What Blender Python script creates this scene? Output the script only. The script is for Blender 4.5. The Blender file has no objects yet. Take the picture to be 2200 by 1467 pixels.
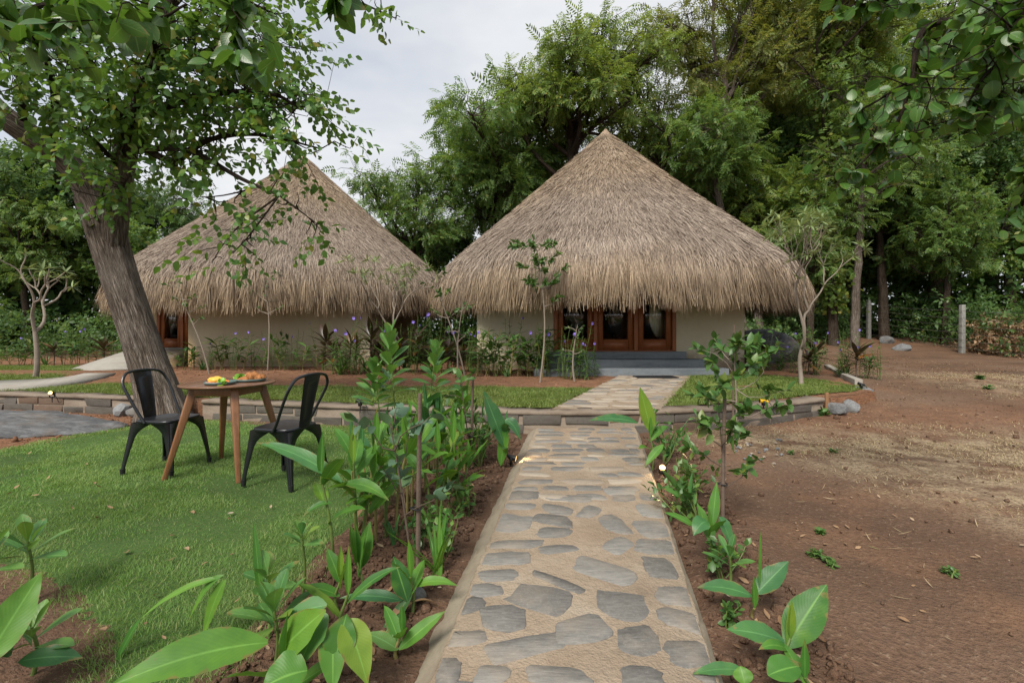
import bpy, bmesh, math, random
import numpy as np
from mathutils import Vector, Matrix

# ------------------------------------------------------------------ camera, sky, sun
F = 2200 * 16.0 / 36.0          # focal length in photo pixels
HC = 1.195                      # camera height above the lower lawn
HY = 713.0                      # horizon row in the photo
scene = bpy.context.scene
cam_data = bpy.data.cameras.new('camera')
cam_data.lens = 16.0; cam_data.sensor_width = 36.0
cam_data.shift_y = -(733.5 - HY) / 2200.0
cam_data.clip_start = 0.02; cam_data.clip_end = 2000
camera = bpy.data.objects.new('camera', cam_data)
camera.location = (0, 0, HC); camera.rotation_euler = (math.radians(90), 0, 0)
scene.collection.objects.link(camera); scene.camera = camera

SUN_EL, SUN_AZ = math.radians(48), math.radians(205)   # azimuth clockwise from +Y (behind the camera, to the left)
world = bpy.data.worlds.new('World'); scene.world = world; world.use_nodes = True
wn = world.node_tree; wn.nodes.clear()
def wnode(t, **k):
    n = wn.nodes.new(t)
    for a, b in k.items(): setattr(n, a, b)
    return n
sky = wnode('ShaderNodeTexSky', sky_type='NISHITA', sun_disc=False, sun_elevation=SUN_EL, sun_rotation=SUN_AZ)
sky.air_density = 1.0; sky.dust_density = 2.0
tco = wnode('ShaderNodeTexCoord')
mp = wnode('ShaderNodeMapping'); mp.inputs['Scale'].default_value = (1.0, 1.0, 2.6)
mp.inputs['Location'].default_value = (0.35, 0.2, 0.0)
nz = wnode('ShaderNodeTexNoise'); nz.inputs['Scale'].default_value = 1.15; nz.inputs['Detail'].default_value = 5; nz.inputs['Roughness'].default_value = 0.5
rp = wnode('ShaderNodeValToRGB')
rp.color_ramp.elements[0].position = 0.28; rp.color_ramp.elements[0].color = (0.35, 0.35, 0.35, 1)
rp.color_ramp.elements[1].position = 0.55; rp.color_ramp.elements[1].color = (0.97, 0.97, 0.97, 1)
nz2 = wnode('ShaderNodeTexNoise'); nz2.inputs['Scale'].default_value = 3.0; nz2.inputs['Detail'].default_value = 6
rp2 = wnode('ShaderNodeValToRGB')
CL = 5.6
rp2.color_ramp.elements[0].position = 0.3; rp2.color_ramp.elements[0].color = (CL * 0.88, CL * 0.92, CL * 0.98, 1)
rp2.color_ramp.elements[1].position = 0.7; rp2.color_ramp.elements[1].color = (CL * 1.08, CL * 1.09, CL * 1.11, 1)
mx = wnode('ShaderNodeMixRGB')
bg = wnode('ShaderNodeBackground'); bg.inputs['Strength'].default_value = 0.072
wo = wnode('ShaderNodeOutputWorld')
L = wn.links.new
L(tco.outputs['Generated'], mp.inputs['Vector']); L(mp.outputs[0], nz.inputs['Vector']); L(mp.outputs[0], nz2.inputs['Vector'])
L(nz.outputs['Fac'], rp.inputs[0]); L(nz2.outputs['Fac'], rp2.inputs[0])
L(rp.outputs[0], mx.inputs['Fac']); L(sky.outputs[0], mx.inputs['Color1']); L(rp2.outputs[0], mx.inputs['Color2'])
L(mx.outputs[0], bg.inputs['Color']); L(bg.outputs[0], wo.inputs['Surface'])

sd = bpy.data.lights.new('sun', 'SUN'); sd.energy = 2.3; sd.angle = math.radians(22); sd.color = (1.0, 0.94, 0.85)
sun = bpy.data.objects.new('sun', sd); scene.collection.objects.link(sun)
sun_dir = Vector((math.sin(SUN_AZ) * math.cos(SUN_EL), math.cos(SUN_AZ) * math.cos(SUN_EL), math.sin(SUN_EL)))
sun.rotation_euler = sun_dir.to_track_quat('Z', 'Y').to_euler()
vs = scene.view_settings
vs.view_transform = 'Standard'; vs.look = 'None'; vs.exposure = 1.08; vs.gamma = 1.0; vs.use_curve_mapping = False
scene.cycles.max_bounces = 5; scene.cycles.diffuse_bounces = 3; scene.cycles.glossy_bounces = 2; scene.cycles.transmission_bounces = 4; scene.cycles.transparent_max_bounces = 6
scene.cycles.use_adaptive_sampling = True; scene.cycles.adaptive_threshold = 0.01
scene.cycles.use_denoising = True; scene.cycles.denoising_input_passes = 'RGB_ALBEDO_NORMAL'; scene.cycles.denoising_prefilter = 'NONE'     # keeps the fine texture of ground and straw
scene.cycles.sample_clamp_indirect = 2.0; scene.cycles.sample_clamp_direct = 5.0; scene.cycles.caustics_reflective = False; scene.cycles.caustics_refractive = False

# ------------------------------------------------------------------ helpers
COL = scene.collection
def P(px, py, Y): return np.array([(px - 1100) / F * Y, Y, HC - (py - HY) / F * Y])
def G(px, py, z=0.0):
    Y = F * (HC - z) / (py - HY)
    return np.array([(px - 1100) / F * Y, Y, z])
def nrm(v):
    v = np.asarray(v, float); return v / np.maximum(np.linalg.norm(v, axis=-1, keepdims=True), 1e-9)
def sstep(a, b, x):
    t = np.clip((np.asarray(x, float) - a) / (b - a), 0, 1); return t * t * (3 - 2 * t)
def _hash(ix, iy, s):
    n = (ix.astype(np.int64) * 374761393 + iy.astype(np.int64) * 668265263 + s * 974634341) & 0x7fffffff
    n = ((n ^ (n >> 13)) * 1274126177) & 0x7fffffff
    return ((n ^ (n >> 16)) & 0xffff) / 65535.0
def noise2(x, y, sc=1.0, seed=0, octv=3):
    x = np.asarray(x, float) * sc; y = np.asarray(y, float) * sc
    out = 0; a = 1; tot = 0
    for o in range(octv):
        ix, iy = np.floor(x), np.floor(y); fx, fy = x - ix, y - iy
        fx = fx * fx * (3 - 2 * fx); fy = fy * fy * (3 - 2 * fy)
        h = lambda dx, dy: _hash(ix + dx, iy + dy, seed + o)
        v = (h(0, 0) * (1 - fx) + h(1, 0) * fx) * (1 - fy) + (h(0, 1) * (1 - fx) + h(1, 1) * fx) * fy
        out = out + v * a; tot += a; a *= 0.5; x = x * 2.03; y = y * 2.03
    return out / tot
def inpoly(x, y, poly):
    x = np.asarray(x, float); y = np.asarray(y, float)
    ins = np.zeros(np.broadcast(x, y).shape, bool); n = len(poly)
    for i in range(n):
        x0, y0 = poly[i]; x1, y1 = poly[(i + 1) % n]
        c = (y0 > y) != (y1 > y)
        ins ^= c & (x < (x1 - x0) * (y - y0) / ((y1 - y0) if y1 != y0 else 1e-9) + x0)
    return ins
def crom(pts, n=8):
    p = np.asarray(pts, float); p = np.vstack([2 * p[0] - p[1], p, 2 * p[-1] - p[-2]]); out = []
    for i in range(1, len(p) - 2):
        for k in range(n):
            t = k / n
            out.append(0.5 * ((2 * p[i]) + (-p[i - 1] + p[i + 1]) * t + (2 * p[i - 1] - 5 * p[i] + 4 * p[i + 1] - p[i + 2]) * t * t + (-p[i - 1] + 3 * p[i] - 3 * p[i + 1] + p[i + 2]) * t ** 3))
    out.append(p[-2]); return np.array(out)

def tag(o, label=None, cat=None, group=None, kind=None):
    if label: o['label'] = label
    if cat: o['category'] = cat
    if group: o['group'] = group
    if kind: o['kind'] = kind
    return o
def empty(name, loc, label=None, cat=None, group=None, rz=0):
    o = bpy.data.objects.new(name, None); COL.objects.link(o)
    o.location = tuple(float(v) for v in loc); o.rotation_euler = (0, 0, rz); o.empty_display_size = 0.1
    return tag(o, label, cat, group)
def link_mesh(name, me, parent=None, loc=None):
    o = bpy.data.objects.new(name, me); COL.objects.link(o)
    if parent is not None: o.parent = parent
    if loc is not None: o.location = tuple(float(v) for v in loc)
    return o
def mesh_np(name, V, T, mat, UV=None, smooth=False, attrs=None):
    V = np.ascontiguousarray(V, dtype=np.float32); T = np.ascontiguousarray(T, dtype=np.int32)
    me = bpy.data.meshes.new(name); k = T.shape[1]
    me.vertices.add(len(V)); me.vertices.foreach_set('co', V.ravel())
    me.loops.add(T.size); me.loops.foreach_set('vertex_index', T.ravel())
    me.polygons.add(len(T)); me.polygons.foreach_set('loop_start', np.arange(0, T.size, k, dtype=np.int32))
    if UV is not None:
        ul = me.uv_layers.new(name='UVMap'); ul.data.foreach_set('uv', np.ascontiguousarray(np.asarray(UV, np.float32)[T.ravel()]).ravel())
    for an, av in (attrs or {}).items():
        at = me.attributes.new(an, 'FLOAT', 'POINT'); at.data.foreach_set('value', np.ascontiguousarray(av, dtype=np.float32))
    me.update(calc_edges=True)
    if smooth: me.polygons.foreach_set('use_smooth', np.ones(len(T), bool))
    if mat: me.materials.append(mat)
    return me
class Acc:
    def __init__(s): s.V = []; s.T = []; s.U = []; s.n = 0
    def add(s, V, T, U=None):
        V = np.asarray(V, float); T = np.asarray(T, int)
        if T.ndim == 2 and T.shape[1] == 4: T = np.vstack([T[:, [0, 1, 2]], T[:, [0, 2, 3]]])
        s.V.append(V); s.T.append(T + s.n); s.U.append(np.zeros((len(V), 2)) if U is None else np.asarray(U, float)); s.n += len(V); return s
    def box(s, x0, x1, y0, y1, z0, z1):
        V = [(x, y, z) for z in (z0, z1) for y in (y0, y1) for x in (x0, x1)]
        return s.add(V, [(0, 2, 3, 1), (4, 5, 7, 6), (0, 1, 5, 4), (2, 6, 7, 3), (0, 4, 6, 2), (1, 3, 7, 5)])
    def tube(s, pts, rad, n=8, cap=True):
        V, Q, U = tube(pts, rad, n); s.add(V, Q, U)
        if cap:
            for r, rev in ((0, 1), (len(pts) - 1, 0)):
                ring = V[r * (n + 1): r * (n + 1) + n]; c = ring.mean(0)
                t = [((i + 1) % n, i, n) if rev else (i, (i + 1) % n, n) for i in range(n)]
                s.add(np.vstack([ring, c]), t)
        return s
    def beam(s, a, b, w0, w1, up=(0, 0, 1)):     # tapered square bar
        a = np.array(a, float); b = np.array(b, float); d = nrm(b - a); x = nrm(np.cross(d, up)); z = np.cross(x, d)
        V = [p + x * sx * w + z * sz * w for p, w in ((a, w0 / 2), (b, w1 / 2)) for sx, sz in ((-1, -1), (1, -1), (1, 1), (-1, 1))]
        return s.add(V, [(3, 2, 1, 0), (4, 5, 6, 7), (0, 1, 5, 4), (1, 2, 6, 5), (2, 3, 7, 6), (3, 0, 4, 7)])
    def lathe(s, prof, c=(0, 0, 0), n=24):
        prof = np.array(prof, float); a = np.linspace(0, 2 * np.pi, n, endpoint=False)
        V = np.array([(r * np.cos(t) + c[0], r * np.sin(t) + c[1], z + c[2]) for r, z in prof for t in a])
        Q = [(i * n + j, i * n + (j + 1) % n, (i + 1) * n + (j + 1) % n, (i + 1) * n + j) for i in range(len(prof) - 1) for j in range(n)]
        return s.add(V, Q)
    def mesh(s, name, mat, smooth=False):
        return mesh_np(name, np.vstack(s.V), np.vstack(s.T), mat, np.vstack(s.U), smooth)
    def build(s, name, mat, parent=None, smooth=False, bevel=0, loc=None):
        me = s.mesh(name, mat, smooth)
        if bevel:
            bm = bmesh.new(); bm.from_mesh(me); bmesh.ops.remove_doubles(bm, verts=bm.verts, dist=1e-5)
            bmesh.ops.dissolve_limit(bm, angle_limit=0.02, verts=bm.verts, edges=bm.edges)
            bmesh.ops.bevel(bm, geom=[e for e in bm.edges if len(e.link_faces) == 2 and e.calc_face_angle(0) > 0.5], offset=bevel, segments=2, affect='EDGES', profile=0.6)
            bm.to_mesh(me); bm.free()
        return link_mesh(name, me, parent, loc)
def tube(pts, rad, n=8, ridge=None):
    pts = np.asarray(pts, float); K = len(pts); rad = np.broadcast_to(np.asarray(rad, float), (K,))
    tan = nrm(np.gradient(pts, axis=0)); ref = np.array([1.0, 0, 0]) if abs(tan[0][0]) < 0.8 else np.array([0, 1.0, 0])
    x = nrm(np.cross(ref, tan[0])); a = np.linspace(0, 2 * np.pi, n + 1); V = []; U = []
    dist = np.concatenate([[0], np.cumsum(np.linalg.norm(np.diff(pts, axis=0), axis=1))])
    for i in range(K):
        x = nrm(x - tan[i] * np.dot(x, tan[i])); y = np.cross(tan[i], x)
        r = rad[i] * (1 if ridge is None else ridge(a, dist[i]))
        V.append(pts[i] + (np.cos(a) * r)[:, None] * x + (np.sin(a) * r)[:, None] * y)
        U.append(np.stack([a / (2 * np.pi), np.full(n + 1, dist[i])], 1))
    Q = [(i * (n + 1) + j, i * (n + 1) + j + 1, (i + 1) * (n + 1) + j + 1, (i + 1) * (n + 1) + j) for i in range(K - 1) for j in range(n)]
    return np.vstack(V), np.array(Q), np.vstack(U)
def frames(d, up):
    y = nrm(d); up = np.broadcast_to(np.asarray(up, float), y.shape); x = np.cross(y, up)
    bad = np.linalg.norm(x, axis=-1) < 1e-3
    if np.any(bad): x[bad] = np.cross(y[bad], np.array([1.0, 0.3, 0.1]))
    x = nrm(x); return np.stack([x, y, np.cross(x, y)], axis=-1)
def inst(tpl, pos, R, sc):
    tv, tt, tu = tpl; pos = np.asarray(pos, float); N = len(pos); n = len(tv)
    sc = np.asarray(sc, float)
    V = np.einsum('nij,kj->nki', R, tv)
    V = V * (sc[:, None, None] if sc.ndim == 1 else sc[:, None, :]) + pos[:, None, :]
    T = tt[None] + (np.arange(N) * n)[:, None, None]
    return V.reshape(-1, 3), T.reshape(-1, 3), np.tile(tu, (N, 1))
WID = {'ovate': lambda t: np.sin(np.pi * t ** 0.75) ** 0.8, 'lance': lambda t: np.sin(np.pi * t ** 0.8) ** 0.9,
       'obovate': lambda t: np.sin(np.pi * t ** 1.7) ** 0.8 * 0.97 + 0.03, 'round': lambda t: np.sqrt(np.clip(1 - (2 * t - 1) ** 2, 0, 1)),
       'strap': lambda t: np.clip(1.15 - t ** 3 * 1.15, 0, 1) * 0.9 + 0.05}
def leaf_tpl(n=2, w=0.5, shape='ovate', droop=0.12, fold=0.12):
    t = np.linspace(0, 1, n + 1); tt = np.clip(t, 0.015, 0.985); h = WID[shape](tt) * w * 0.5; V = []; U = []
    if n == 2: h = np.array([0.02, w * 0.5, 0.02])
    for i in range(n + 1):
        z = -droop * t[i] ** 2; e = fold * h[i] * 1.2
        V += [(-h[i], t[i], z + e), (0, t[i], z), (h[i], t[i], z + e)]; U += [(0, t[i]), (0.5, t[i]), (1, t[i])]
    T = []
    for i in range(n):
        a = i * 3; b = a + 3
        T += [(a, a + 1, b + 1), (a, b + 1, b), (a + 1, a + 2, b + 2), (a + 1, b + 2, b + 1)]
    return np.array(V), np.array(T), np.array(U)
def diamond_tpl(w=0.4, droop=0.1, mid=0.45):
    return np.array([(0, 0, 0), (-w / 2, mid, 0.06), (w / 2, mid, 0.06), (0, 1, -droop)], float), np.array([(0, 2, 1), (1, 2, 3)]), np.array([(0.5, 0), (0, 0.5), (1, 0.5), (0.5, 1)], float)
def merge(tpls):
    a = Acc()
    for t in tpls: a.add(*t)
    return np.vstack(a.V), np.vstack(a.T), np.vstack(a.U)
def place(tpl, pos, d, up, sc):
    R = frames(np.array([d], float), np.array([up], float)); return inst(tpl, np.array([pos], float), R, np.array([sc], float))
def spray_pinnate(rng, n=6, L=0.45, ll=0.16, lw=0.38):
    parts = []
    for k in range(n):
        t = (k + 0.8) / n; p = (0, t * L, -0.10 * t * t * 0.5)
        for s in (-1, 1):
            d = (s * 0.9, 0.55, -0.25 + rng.uniform(-.2, .15)); parts.append(place(diamond_tpl(lw), p, d, (0, 0.2, 1), ll * (1.05 - 0.35 * abs(t - 0.45)) * rng.uniform(.85, 1.15)))
    parts.append(place(diamond_tpl(lw), (0, L, -.06), (0, 1, -.3), (0, 0, 1), ll)); return merge(parts)
def spray_simple(rng, n=7, L=0.4, ll=0.12, lw=0.6, hi=False, shape='ovate', droop=0.35):
    parts = []
    for k in range(n):
        t = (k + 0.6) / n; p = (0, t * L, -0.06 * t); a = k * 2.4 + rng.uniform(-.4, .4)
        d = np.array([math.cos(a) * 0.9, 0.5 + 0.4 * t, math.sin(a) * 0.7 - droop])
        tp = leaf_tpl(4 if hi is True else hi, lw, shape, 0.15, 0.15) if hi else diamond_tpl(lw, .15, .42)
        parts.append(place(tp, p, d, (rng.uniform(-.5, .5), rng.uniform(-.5, .5), 1), ll * rng.uniform(.7, 1.2)))
    return merge(parts)
def dup(root, loc, rz=0.0, sc=1.0, label=None, group=None):
    r = root.copy(); COL.objects.link(r); r.location = tuple(float(v) for v in loc); r.rotation_euler = (0, 0, rz); r.scale = (sc, sc, sc) if np.isscalar(sc) else sc
    if label: r['label'] = label
    if group: r['group'] = group
    for ch in root.children:
        c = ch.copy(); COL.objects.link(c); c.parent = r
        for g in ch.children:
            d = g.copy(); COL.objects.link(d); d.parent = c
    return r

# ------------------------------------------------------------------ materials
class NT:
    def __init__(s, name):
        s.m = bpy.data.materials.new(name); s.m.use_nodes = True; s.t = s.m.node_tree; s.t.nodes.clear()
    def n(s, typ, ins=None, **a):
        nd = s.t.nodes.new('ShaderNode' + typ)
        for k, v in a.items(): setattr(nd, k, v)
        for k, v in (ins or {}).items():
            if isinstance(v, bpy.types.NodeSocket): s.t.links.new(v, nd.inputs[k])
            else: nd.inputs[k].default_value = v
        return nd
    def ramp(s, fac, stops):
        nd = s.n('ValToRGB', {'Fac': fac}); e = nd.color_ramp.elements
        while len(e) < len(stops): e.new(0.5)
        for el, (p, c) in zip(e, stops):
            el.position = p; el.color = (*c, 1) if len(c) == 3 else c
        return nd.outputs[0]
    def math(s, op, a, b=0.0):
        return s.n('Math', {0: a, 1: b}, operation=op).outputs[0]
    def mix(s, f, a, b, blend='MIX'):
        nd = s.n('MixRGB', {'Fac': f, 'Color1': a if isinstance(a, bpy.types.NodeSocket) else (*a, 1), 'Color2': b if isinstance(b, bpy.types.NodeSocket) else (*b, 1)}, blend_type=blend)
        return nd.outputs[0]
    def noise(s, vec, scale, detail=4, rough=0.55, dist=0.0):
        return s.n('TexNoise', {'Vector': vec, 'Scale': scale, 'Detail': detail, 'Roughness': rough, 'Distortion': dist}).outputs['Fac']
    def obj(s): return s.n('TexCoord').outputs['Object']
    def pos(s): return s.n('NewGeometry').outputs['Position']
    def uv(s): return s.n('TexCoord').outputs['UV']
    def mapv(s, v, sc=(1, 1, 1), loc=(0, 0, 0)): return s.n('Mapping', {'Vector': v, 'Scale': sc, 'Location': loc}).outputs[0]
    def rnd(s):
        a = s.n('NewGeometry').outputs['Random Per Island']; b = s.n('ObjectInfo').outputs['Random']
        return s.math('FRACT', s.math('ADD', a, s.math('MULTIPLY', b, 7.31)))
    def bump(s, h, st=0.4, dist=0.02, nrm_=None):
        i = {'Height': h, 'Strength': st, 'Distance': dist}
        if nrm_ is not None: i['Normal'] = nrm_
        return s.n('Bump', i).outputs[0]
    def bsdf(s, col, rough=0.8, spec=0.3, normal=None, metal=0.0, **kw):
        i = {'Base Color': col if isinstance(col, bpy.types.NodeSocket) else (*col, 1), 'Roughness': rough, 'Specular IOR Level': spec, 'Metallic': metal}
        if normal is not None: i['Normal'] = normal
        i.update(kw); return s.n('BsdfPrincipled', i).outputs[0]
    def out(s, sh): s.n('OutputMaterial', {'Surface': sh}); return s.m

def leaf_mat(name, c, trans=0.3, rough=0.45, spec=0.35, vein=None, patch=0.9):
    """c: dark, mid, light, odd colours of single leaves"""
    t = NT(name); r = t.rnd()
    col = t.ramp(r, [(0.0, c[0]), (0.45, c[1]), (0.85, c[2]), (0.97, c[2] if len(c) < 4 else c[3])])
    nz_ = t.noise(t.pos(), patch, 2)
    col = t.mix(t.ramp(nz_, [(0.35, (0, 0, 0)), (0.65, (0.55, 0.55, 0.55))]), col, c[2] if len(c) < 5 else c[4])
    nb = None
    if vein:
        u = t.n('SeparateXYZ', {0: t.uv()}); du = t.math('ABSOLUTE', t.math('SUBTRACT', u.outputs[0], 0.5))
        rib = t.ramp(du, [(0.0, (1, 1, 1)), (0.045, (0, 0, 0))])
        lat = t.math('SINE', t.math('ADD', t.math('MULTIPLY', u.outputs[1], vein), t.math('MULTIPLY', du, -vein * 0.55)))
        lat01 = t.math('MULTIPLY_ADD', lat, 0.5); t.t.nodes[-1].inputs[2].default_value = 0.5
        col = t.mix(t.math('MULTIPLY', lat01, 0.10), col, c[0])
        col = t.mix(t.math('MULTIPLY', rib, 0.55), col, tuple(min(1, v * 1.8 + 0.05) for v in c[2]))
        blot = t.noise(t.pos(), 60, 3); col = t.mix(t.ramp(blot, [(0.62, (0, 0, 0)), (0.8, (0.35, 0.35, 0.35))]), col, (c[2][0] * 1.5, c[2][1] * 1.1, c[2][2]))
        ed = t.math('MAXIMUM', t.math('MULTIPLY', du, 2.0), t.math('MULTIPLY', u.outputs[1], 1.02)); bn = t.noise(t.pos(), 22, 4, .65)
        col = t.mix(t.ramp(t.math('ADD', t.math('MULTIPLY', ed, .55), t.math('MULTIPLY', bn, .75)), [(.90, (0, 0, 0)), (.98, (.8,) * 3)]), col, (.22, .15, .05))
        col = t.mix(t.ramp(t.noise(t.pos(), 5, 4, .6), [(.48, (0, 0, 0)), (.7, (.6,) * 3)]), col, c[0])
        col = t.mix(t.ramp(t.noise(t.pos(), 9, 3), [(.55, (0, 0, 0)), (.75, (.4,) * 3)]), col, (c[2][0] * 1.35, c[2][1] * 1.12, c[2][2]))
        nb = t.bump(t.math('SUBTRACT', lat01, t.math('MULTIPLY', rib, 2.0)), 0.07, 0.002)
    d = t.bsdf(col, rough, spec, nb)
    tr = t.n('BsdfTranslucent', {'Color': t.mix(0.6, col, (c[2][0] * 1.7, c[2][1] * 1.5, c[2][2] * 0.7))}).outputs[0]
    return t.out(t.n('MixShader', {0: trans, 1: d, 2: tr}).outputs[0])

M = {}
M['leaf_far_olive'] = leaf_mat('leaf_far_olive', [(.06, .115, .028), (.12, .20, .042), (.195, .28, .06), (.32, .27, .055)], .44, patch=0.35)
M['leaf_far_green'] = leaf_mat('leaf_far_green', [(.048, .115, .032), (.092, .185, .046), (.155, .25, .06), (.23, .23, .05)], .44, patch=0.35)
M['leaf_far_dark'] = leaf_mat('leaf_far_dark', [(.03, .078, .028), (.06, .13, .04), (.105, .19, .053), (.15, .17, .04)], .4, patch=0.35)
M['leaf_far_brown'] = leaf_mat('leaf_far_brown', [(.06, .10, .024), (.12, .165, .037), (.19, .22, .05), (.30, .23, .055)], .38, patch=0.35)
M['leaf_hero'] = leaf_mat('leaf_hero', [(.042, .115, .03), (.078, .18, .042), (.135, .25, .05), (.27, .23, .035)], 0.36, 0.4, 0.4)
M['leaf_near'] = leaf_mat('leaf_near', [(.022, .075, .018), (.05, .14, .028), (.09, .19, .03), (.12, .2, .03)], 0.35, 0.35, 0.45, vein=45, patch=2)
M['leaf_ginger'] = leaf_mat('leaf_ginger', [(.028, .11, .022), (.06, .19, .028), (.12, .27, .032), (.20, .28, .03)], 0.32, 0.46, 0.38, vein=110, patch=2.5)
M['leaf_deep'] = leaf_mat('leaf_deep', [(.022, .085, .035), (.035, .13, .04), (.07, .19, .05), (.10, .2, .04)], 0.22, 0.42, 0.38, vein=80, patch=2.5)
M['leaf_rosette'] = leaf_mat('leaf_rosette', [(.04, .13, .035), (.075, .2, .05), (.13, .27, .06), (.18, .27, .04)], 0.28, 0.38, 0.45, vein=35, patch=3)
M['leaf_pale'] = leaf_mat('leaf_pale', [(.10, .15, .065), (.16, .23, .10), (.23, .30, .13), (.24, .28, .08)], 0.25, 0.5, 0.3, patch=1.5)
M['leaf_bush'] = leaf_mat('leaf_bush', [(.028, .08, .022), (.05, .13, .03), (.09, .18, .04), (.16, .18, .03)], 0.25, 0.4, 0.4, patch=2)
M['leaf_grey'] = leaf_mat('leaf_grey', [(.05, .10, .075), (.08, .15, .10), (.11, .19, .10), (.08, .15, .03)], 0.2, 0.45, 0.4, patch=2)
M['leaf_red'] = leaf_mat('leaf_red', [(.028, .014, .014), (.06, .026, .022), (.05, .045, .02), (.26, .10, .02)], 0.22, 0.35, 0.45, patch=3)
M['leaf_dry'] = leaf_mat('leaf_dry', [(.13, .07, .04), (.22, .13, .07), (.33, .22, .13), (.42, .36, .26)], 0.12, 0.8, 0.15, patch=2)
M['grass'] = leaf_mat('grass', [(.08, .178, .04), (.13, .272, .062), (.21, .357, .09), (.42, .40, .20), (.29, .375, .135)], 0.38, 0.6, 0.2, patch=1.6)
M['grass_up'] = leaf_mat('grass_up', [(.075, .125, .026), (.12, .185, .038), (.18, .24, .06), (.32, .31, .13)], 0.3, 0.6, 0.2, patch=1.0)
M['straw'] = leaf_mat('straw', [(.22, .15, .08), (.34, .26, .15), (.42, .34, .21), (.15, .17, .05)], 0.1, 0.8, 0.15, patch=1.5)

def simple(name, col, rough=0.6, spec=0.4, var=0.25, sc=8.0, bump=0.0, metal=0.0):
    t = NT(name); n = t.noise(t.obj(), sc, 6)
    c = t.mix(n, tuple(v * (1 - var) for v in col), tuple(min(1, v * (1 + var)) for v in col))
    nb = t.bump(t.noise(t.obj(), sc * 6, 5), bump, 0.01) if bump else None
    return t.out(t.bsdf(c, rough, spec, nb, metal))
M['black_metal'] = simple('black_metal', (.012, .013, .016), 0.32, 0.55, 0.3, 30)
M['black_plastic'] = simple('black_plastic', (.015, .015, .016), 0.5, 0.4)
M['white_plastic'] = simple('white_plastic', (.6, .6, .58), 0.4)
M['yellow'] = simple('yellow', (.75, .42, .01), 0.4)
M['stem_green'] = simple('stem_green', (.10, .15, .035), 0.5, 0.4, 0.5, 20)
M['stem_cane'] = simple('stem_cane', (.20, .17, .06), 0.6, 0.3, 0.5, 15)
M['stem_dry'] = simple('stem_dry', (.22, .12, .06), 0.8, 0.2, 0.4, 15)
M['twig'] = simple('twig', (.10, .075, .055), 0.85, 0.2, 0.4, 10)
M['pale_bark'] = simple('pale_bark', (.24, .20, .16), 0.85, 0.2, 0.35, 18, 0.3)
M['stake'] = simple('stake', (.13, .095, .072), 0.85, 0.2, 0.4, 12, 0.4)
M['petal'] = simple('petal', (.24, .17, .58), 0.6, 0.2, 0.2)
M['petal_pink'] = simple('petal_pink', (.65, .22, .42), 0.6, 0.2, 0.2)
M['mat_rubber'] = simple('mat_rubber', (.018, .018, .02), 0.8, 0.2, 0.3, 60, 0.5)
M['plate'] = simple('plate', (.10, .16, .15), 0.25, 0.5, 0.15)
M['bread'] = simple('bread', (.36, .15, .05), 0.7, 0.3, 0.5, 25, 0.8)
M['mango'] = simple('mango', (.70, .42, .05), 0.35, 0.5, 0.3, 20)
M['carrot'] = simple('carrot', (.75, .22, .03), 0.4, 0.5, 0.2, 20)
M['meat'] = simple('meat', (.60, .25, .17), 0.4, 0.5, 0.3, 30)
M['lettuce'] = simple('lettuce', (.18, .36, .04), 0.45, 0.4, 0.4, 30)
M['plaster'] = None
def m_plaster():
    t = NT('plaster'); p = t.pos(); n = t.noise(p, 1.2, 4); n2 = t.noise(p, 9, 6)
    st = t.noise(t.mapv(p, (3, 3, .35)), 2.2, 4)
    c = t.mix(n, (.545, .48, .345), (.60, .54, .40)); c = t.mix(t.ramp(n2, [(.45, (0, 0, 0)), (.8, (.35,) * 3)]), c, (.48, .42, .30))
    c = t.mix(t.ramp(st, [(.55, (0, 0, 0)), (.8, (.25,) * 3)]), c, (.42, .37, .27))
    zz_ = t.n('SeparateXYZ', {0: p}).outputs[2]; sp = t.math('ADD', zz_, t.math('MULTIPLY', t.noise(p, 5, 5, .65), -.75)); c = t.mix(t.ramp(sp, [(.0, (.75,) * 3), (.32, (0, 0, 0))]), c, (.25, .165, .105))
    return t.out(t.bsdf(c, .9, .15, t.bump(t.noise(p, 45, 4), .12, .01)))
M['plaster'] = m_plaster()
def m_wood(name, c0, c1, axis=2, sc=1.0, rough=.38, spec=.4):
    t = NT(name); s_ = [14 * sc] * 3; s_[axis] = 1.0 * sc
    v = t.mapv(t.obj(), tuple(s_)); n = t.noise(v, 2.0, 6, .6, 1.2); f = t.noise(v, 9.0, 4, .6)
    c = t.ramp(n, [(.3, c0), (.7, c1)]); c = t.mix(t.math('MULTIPLY', f, .5), c, tuple(x * .55 for x in c0))
    return t.out(t.bsdf(c, rough, spec, t.bump(f, .12, .004)))
M['door_wood'] = m_wood('door_wood', (.26, .08, .028), (.42, .155, .058), 2)
M['door_wood_h'] = m_wood('door_wood_h', (.26, .08, .028), (.42, .155, .058), 0)
M['table_wood'] = m_wood('table_wood', (.12, .055, .028), (.24, .12, .06), 0, 1.6, .3, .5)
M['leg_wood'] = m_wood('leg_wood', (.20, .085, .038), (.33, .16, .075), 2, 1.4, .35, .45)
def m_glass():
    t = NT('door_glass'); fr = t.n('Fresnel', {'IOR': 1.5}).outputs[0]
    tr = t.n('BsdfTransparent', {'Color': (.93, .95, .94, 1)}).outputs[0]; gl = t.n('BsdfGlossy', {'Color': (1, 1, 1, 1), 'Roughness': .02}).outputs[0]
    return t.out(t.n('MixShader', {0: t.math('ADD', t.math('MULTIPLY', fr, 1.2), .02), 1: tr, 2: gl}).outputs[0])
M['glass'] = m_glass()
M['curtain'] = simple('curtain', (.80, .77, .66), .9, .1, .1)
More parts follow.
